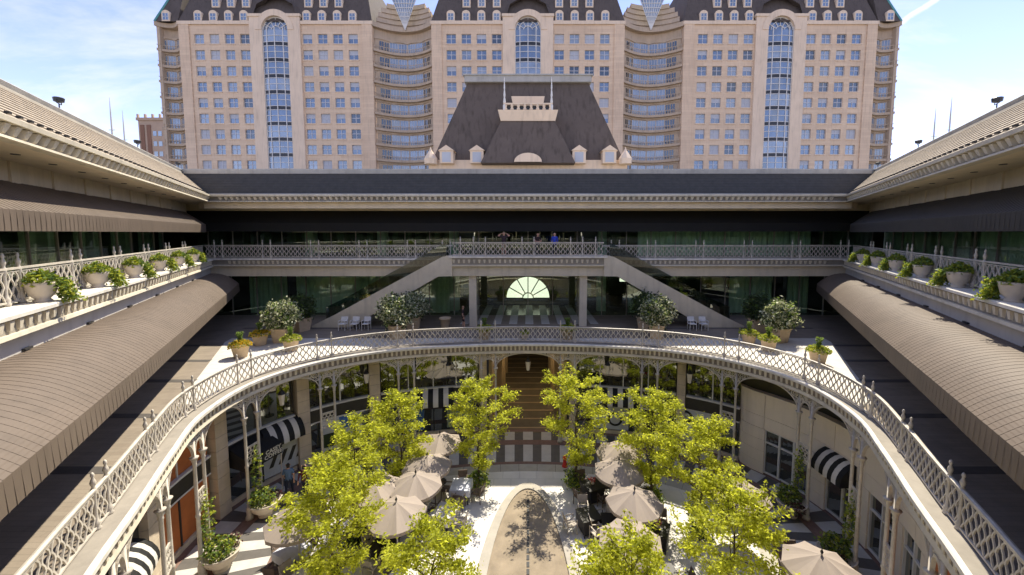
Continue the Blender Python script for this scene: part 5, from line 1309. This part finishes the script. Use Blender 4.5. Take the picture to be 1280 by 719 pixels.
def chair(m):
    c = empty('dining_chair')
    MB().box(-.23, .23, -.23, .23, .42, .47).build('seat', m, c)
    MB().hexa([(-.23, .20, .56), (.23, .20, .56), (.23, .235, .56), (-.23, .235, .56), (-.22, .29, .88), (.22, .29, .88), (.22, .32, .88), (-.22, .32, .88)]).build('backrest', m, c)
    for x in (-.22, .22):
        MB().bar((x, -.22, 0), (x, -.22, .66), .03).build('leg', m, c); MB().bar((x, .24, 0), (x, .21, .45), .03).build('leg', m, c); MB().bar((x, .21, .45), (x, .31, .88), .03).build('back_post', m, c)
        MB().bar((x, -.23, .66), (x, .25, .66), .04, .03).build('armrest', m, c)
    return c
tabs = {k: table(k) for k in ('black', 'white', 'pale')}; chs = {k: chair(k) for k in ('chair_tan', 'chair_brown', 'chair_white')}
TB = [(-3.25, 18.2, 'pale', 'table under a bluish cloth beside the shrub at a locust foot', 'chair_brown'), (-3.7, 16.4, 'white', 'white-clothed square table at the edge of the open white paving', 'chair_tan'), (-5.0, 16.9, 'white', 'white-clothed table under the umbrella behind the square table', 'chair_brown'), (-5.7, 14.6, 'black', 'black table in the shade of the umbrella beside the big locust', 'chair_tan'),
      (-4.4, 13.3, 'white', 'white-clothed table between the big locust and the gravel oval', 'chair_brown'), (3.15, 18.2, 'black', 'black table with red flowers at the foot of the broad locust', 'chair_brown'), (2.65, 16.2, 'black', 'black table beside the gravel oval', 'chair_tan'), (3.6, 15.8, 'black', 'black table under the umbrella with tan chairs', 'chair_tan'), (5.4, 15.4, 'black', 'black table with red flowers and white napkins under the wide umbrella', 'chair_brown'),
      (4.9, 13.2, 'black', 'black table under the locust between umbrella and white shopfront', 'chair_brown'), (-9.15, 14.3, 'pale', 'table with bluish cloth and brown chairs near the orange panels', 'chair_brown'), (-8.0, 13.0, 'white', 'white-clothed table by the big locust on the orange panel side', 'chair_tan'), (9.4, 16.9, 'black', 'dark table with a black chair by the white shopfront window', 'chair_brown'), (10.4, 13.6, 'black', 'black table with red flowers by the striped awning door', 'chair_brown'),
      (-6.3, 18.0, 'black', 'black table under the umbrella nearest the blue poster', 'chair_brown'), (5.6, 18.4, 'black', 'black table near the black-ring posters', 'chair_tan')]
rng = random.Random(9); first = {}
def use(d, k, loc, rz, label, cat, group):
    if k not in first: o = d[k]; first[k] = 1; o.location = loc; o.rotation_euler = (0, 0, rz)
    else: o = dup(d[k], loc, rz)
    return tag(o, label, cat, group)
fltop = planting('blossoms', 88, .16, .22, 90, .06, ['red', 'leaf_green'], [.75, .25]); fltop.materials.clear(); [fltop.materials.append(MATS[m]) for m in ('red', 'leaf_green')]
for i, (x, y, k, lb, ck) in enumerate(TB):
    rz = rng.uniform(-.5, .5); use(tabs, k, (x, y, .017), rz, lb, 'table', 'café tables in the courtyard')
    for j in range(4):
        if rng.random() < .12: continue
        a = rz + j * math.pi / 2 + rng.uniform(-.15, .15); r = rng.uniform(.66, .86)
        use(chs, ck, (x + r * math.cos(a), y + r * math.sin(a), .017), a - math.pi / 2 + rng.uniform(-.25, .25), {'chair_tan': 'tan ', 'chair_brown': 'brown '}[ck] + 'armchair at the ' + ' '.join(lb.split()[:12]), 'chair', 'chairs at the ' + lb)
    if 'red' in lb:
        v = empty('flower_vase', (x, y, .78)); tag(v, 'small vase of red flowers on the ' + lb.replace(' with red flowers', '').replace(' and white napkins', ''), 'vase', 'red flower vases on black tables')
        MB().lathe([(.05, 0), (.08, .06), (.05, .14), (.06, .16)], 10).build('vase', 'pot_pale', v); place('blossoms', fltop, v, (0, 0, .13))
for x in (-12.75, -11.95, -11.15): use(chs, 'chair_white', (x, 26.6, L2 + .008), math.pi * 0, 'white chair in the row of three below the stair on the curtain side', 'chair', 'row of three white chairs')
for x in (11.3, 12.1): use(chs, 'chair_white', (x, 26.6, L2 + .008), 0, 'white chair of the pair below the stair on the double-door side', 'chair', 'pair of white chairs')
hy = MB().lathe([(.16, 0), (.16, .05), (.10, .07), (.10, .42), (.13, .44), (.13, .50), (.09, .58), (.03, .64), (.02, .68)], 12).lathe([(.06, 0), (.06, .05)], 8, (.0, .0, .3)).build('fire_hydrant', 'red', None, True, (2.05, 20.9, .014)); tag(hy, 'small bright red post on the concrete ring before the passage', 'hydrant')

# ================================================================== people
def person(loc, rz, label, pose, shirt, legs, hair, long_sleeve=False, bare_legs=False, h=1.7):
    """one continuous skinned body; joints in metres for a 1.75 m adult, x = sideways, -y = facing"""
    J = dict(pelvis=(0, 0, .95), waist=(0, 0, 1.10), chest=(0, .0, 1.32), neck=(0, .01, 1.48), head0=(0, -.01, 1.56), head1=(0, -.02, 1.66), head2=(0, -.01, 1.74))
    for s, n in ((-1, 'l'), (1, 'r')):
        J.update({n + 'sh': (s * .18, 0, 1.42), n + 'el': (s * .24, .03, 1.14), n + 'wr': (s * .25, -.06, .90), n + 'ha': (s * .25, -.09, .82), n + 'hip': (s * .10, 0, .90), n + 'kn': (s * .11, -.02, .50), n + 'an': (s * .11, .02, .09), n + 'to': (s * .12, -.15, .04)})
    J.update(pose)
    Rr = dict(pelvis=.135, waist=.12, chest=.145, neck=.06, head0=.075, head1=.10, head2=.07)
    for n in 'lr': Rr.update({n + 'sh': .07, n + 'el': .046, n + 'wr': .033, n + 'ha': .036, n + 'hip': .095, n + 'kn': .062, n + 'an': .042, n + 'to': .035})
    E = [('pelvis', 'waist'), ('waist', 'chest'), ('chest', 'neck'), ('neck', 'head0'), ('head0', 'head1'), ('head1', 'head2')]
    for n in 'lr': E += [('chest', n + 'sh'), (n + 'sh', n + 'el'), (n + 'el', n + 'wr'), (n + 'wr', n + 'ha'), ('pelvis', n + 'hip'), (n + 'hip', n + 'kn'), (n + 'kn', n + 'an'), (n + 'an', n + 'to')]
    for n in 'lr':                       # five separate fingers
        w_, h_ = Vector(J[n + 'wr']), Vector(J[n + 'ha']); d = (h_ - w_).normalized(); sd = d.cross(Vector((0, 1, 0)) if abs(d.y) < .8 else Vector((0, 0, 1))).normalized()
        for i, (off, ln_) in enumerate(((-.03, .07), (-.01, .085), (.01, .08), (.03, .065))):
            k = f'{n}f{i}'; J[k] = tuple(h_ + sd * off + d * ln_); Rr[k] = .010; E.append((n + 'ha', k))
        J[n + 'th'] = tuple(w_ * .4 + h_ * .6 + sd * -.055 + d * .02); Rr[n + 'th'] = .011; E.append((n + 'ha', n + 'th'))
    keys = list(J); ix = {k: i for i, k in enumerate(keys)}
    me = bpy.data.meshes.new('tmp'); me.from_pydata([J[k] for k in keys], [(ix[a], ix[b]) for a, b in E], [])
    o = bpy.data.objects.new('tmp', me); COL.objects.link(o)
    md = o.modifiers.new('skin', 'SKIN'); o.modifiers.new('sub', 'SUBSURF').levels = 1
    for k, i in ix.items(): me.skin_vertices[0].data[i].radius = (Rr[k], Rr[k]); me.skin_vertices[0].data[i].use_root = (k == 'pelvis')
    dg = bpy.context.evaluated_depsgraph_get(); nm = bpy.data.meshes.new_from_object(o.evaluated_get(dg)); bpy.data.objects.remove(o)
    nm.materials.clear()
    for m in ('skin', shirt, legs, hair, 'metal_dark'): nm.materials.append(MATS[m])
    hc = Vector(J['head1'])
    for p in nm.polygons:
        c = p.center; p.use_smooth = True; mi = 0
        if c.z > J['head0'][2] - .02 and (c - hc).length < .2: mi = 3 if (c.y > hc.y + .02 or c.z > hc.z + .055) else 0
        elif c.z > J['neck'][2] - .01 and abs(c.x) < .09: mi = 0
        elif c.z > .98 or (abs(c.x) < .2 and c.z > .93):
            arm = min((c - Vector(J[n + k])).length for n in 'lr' for k in ('wr', 'ha', 'el')); arm2 = min((c - (Vector(J[n + 'el']) * .6 + Vector(J[n + 'wr']) * .4)).length for n in 'lr')
            mi = 0 if (not long_sleeve and min(arm, arm2) < .11) else (0 if min((c - Vector(J[n + 'ha'])).length for n in 'lr') < .09 else 1)
        elif min((c - Vector(J[n + 'ha'])).length for n in 'lr') < .13: mi = 0
        elif c.z < .10: mi = 4
        else: mi = 0 if (bare_legs and c.z < .55) else 2
        p.material_index = mi
    r = empty('person', loc, rz); r.scale = (h / 1.78,) * 3; tag(r, label, 'person')
    nm.name = 'body'; place('body', nm, r)
    hd = MB(); hx = Vector(J['head1'])
    for sx in (-1, 1):
        hd.lathe([(.004, -.010), (.012, 0), (.004, .010)], 6, (hx.x + sx * .035, hx.y - .094, hx.z + .005), 0)
        hd.box(hx.x + sx * .098 - .012, hx.x + sx * .098 + .012, hx.y - .015, hx.y + .03, hx.z - .03, hx.z + .03, 1)
    hd.hexa([(hx.x - .014, hx.y - .125, hx.z - .04), (hx.x + .014, hx.y - .125, hx.z - .04), (hx.x + .014, hx.y - .09, hx.z - .04), (hx.x - .014, hx.y - .09, hx.z - .04), (hx.x - .006, hx.y - .10, hx.z + .01), (hx.x + .006, hx.y - .10, hx.z + .01), (hx.x + .006, hx.y - .08, hx.z + .01), (hx.x - .006, hx.y - .08, hx.z + .01)], 1)
    hd.box(hx.x - .025, hx.x + .025, hx.y - .098, hx.y - .08, hx.z - .062, hx.z - .052, 2)
    hd.build('face', ['ink', 'skin', 'red'], r)
    return r
LZ = PF_Z + .002
person((-1.72, 28.0, LZ), 0, 'person in dark t-shirt and tan shorts on the landing with elbows out, hands to head', dict(lel=(-.44, .02, 1.48), lwr=(-.20, .06, 1.62), lha=(-.12, .09, 1.64), rel=(.44, .02, 1.48), rwr=(.20, .06, 1.62), rha=(.12, .09, 1.64)), 'shirt_dark', 'trousers_tan', 'hair_blond', bare_legs=True, h=1.72)
person((.66, 28.0, LZ), .25, 'person in sleeveless black top leaning forearms on the landing rail', dict(chest=(0, -.10, 1.30), neck=(0, -.16, 1.45), head0=(0, -.20, 1.53), head1=(0, -.22, 1.62), head2=(0, -.2, 1.70), lsh=(-.17, -.10, 1.38), rsh=(.17, -.10, 1.38), lel=(-.26, -.22, 1.12), rel=(.26, -.22, 1.12), lwr=(-.10, -.42, 1.08), rwr=(.12, -.42, 1.08), lha=(-.04, -.46, 1.08), rha=(.06, -.46, 1.08)), 'shirt_dark', 'trousers_navy', 'hair_dark', h=1.68)
person((1.9, 28.05, LZ), -.2, 'person in bright blue long-sleeved top behind the landing rail', dict(lwr=(-.2, -.25, 1.05), lha=(-.17, -.32, 1.05), rwr=(.2, -.25, 1.05), rha=(.17, -.32, 1.05)), 'shirt_blue', 'trousers_navy', 'hair_dark', long_sleeve=True, h=1.66)
person((-4.55, 27.0, L2 + .008), R(100), 'person in long black dress standing on the terrace by the entrance pier', dict(lkn=(-.09, -.10, .5), lan=(-.10, -.12, .09), lto=(-.1, -.28, .04)), 'shirt_dark', 'shirt_dark', 'hair_blond', bare_legs=True, h=1.66)
person((-11.75, 18.35, .012), R(200), 'person in steel-blue shirt and dark trousers walking by the café posters', dict(lkn=(-.10, -.16, .52), lan=(-.10, -.22, .12), lto=(-.1, -.38, .10), rkn=(.10, .06, .5), ran=(.1, .26, .12), rto=(.1, .12, .04), lwr=(-.25, .12, .92), lha=(-.25, .13, .84), rwr=(.25, -.2, .95), rha=(.25, -.26, .88)), 'shirt_steel', 'trousers_navy', 'hair_dark', h=1.78)
person((-10.95, 18.3, .012), R(185), 'person in wine-red top and black trousers striding beside the café posters', dict(lkn=(-.10, .06, .5), lan=(-.1, .26, .12), lto=(-.1, .12, .04), rkn=(.10, -.16, .52), ran=(.10, -.22, .12), rto=(.1, -.38, .10), rwr=(.25, .12, .92), rha=(.25, .13, .84), lwr=(-.25, -.2, .95), lha=(-.25, -.26, .88)), 'shirt_wine', 'trousers_navy', 'hair_dark', long_sleeve=True, h=1.74)
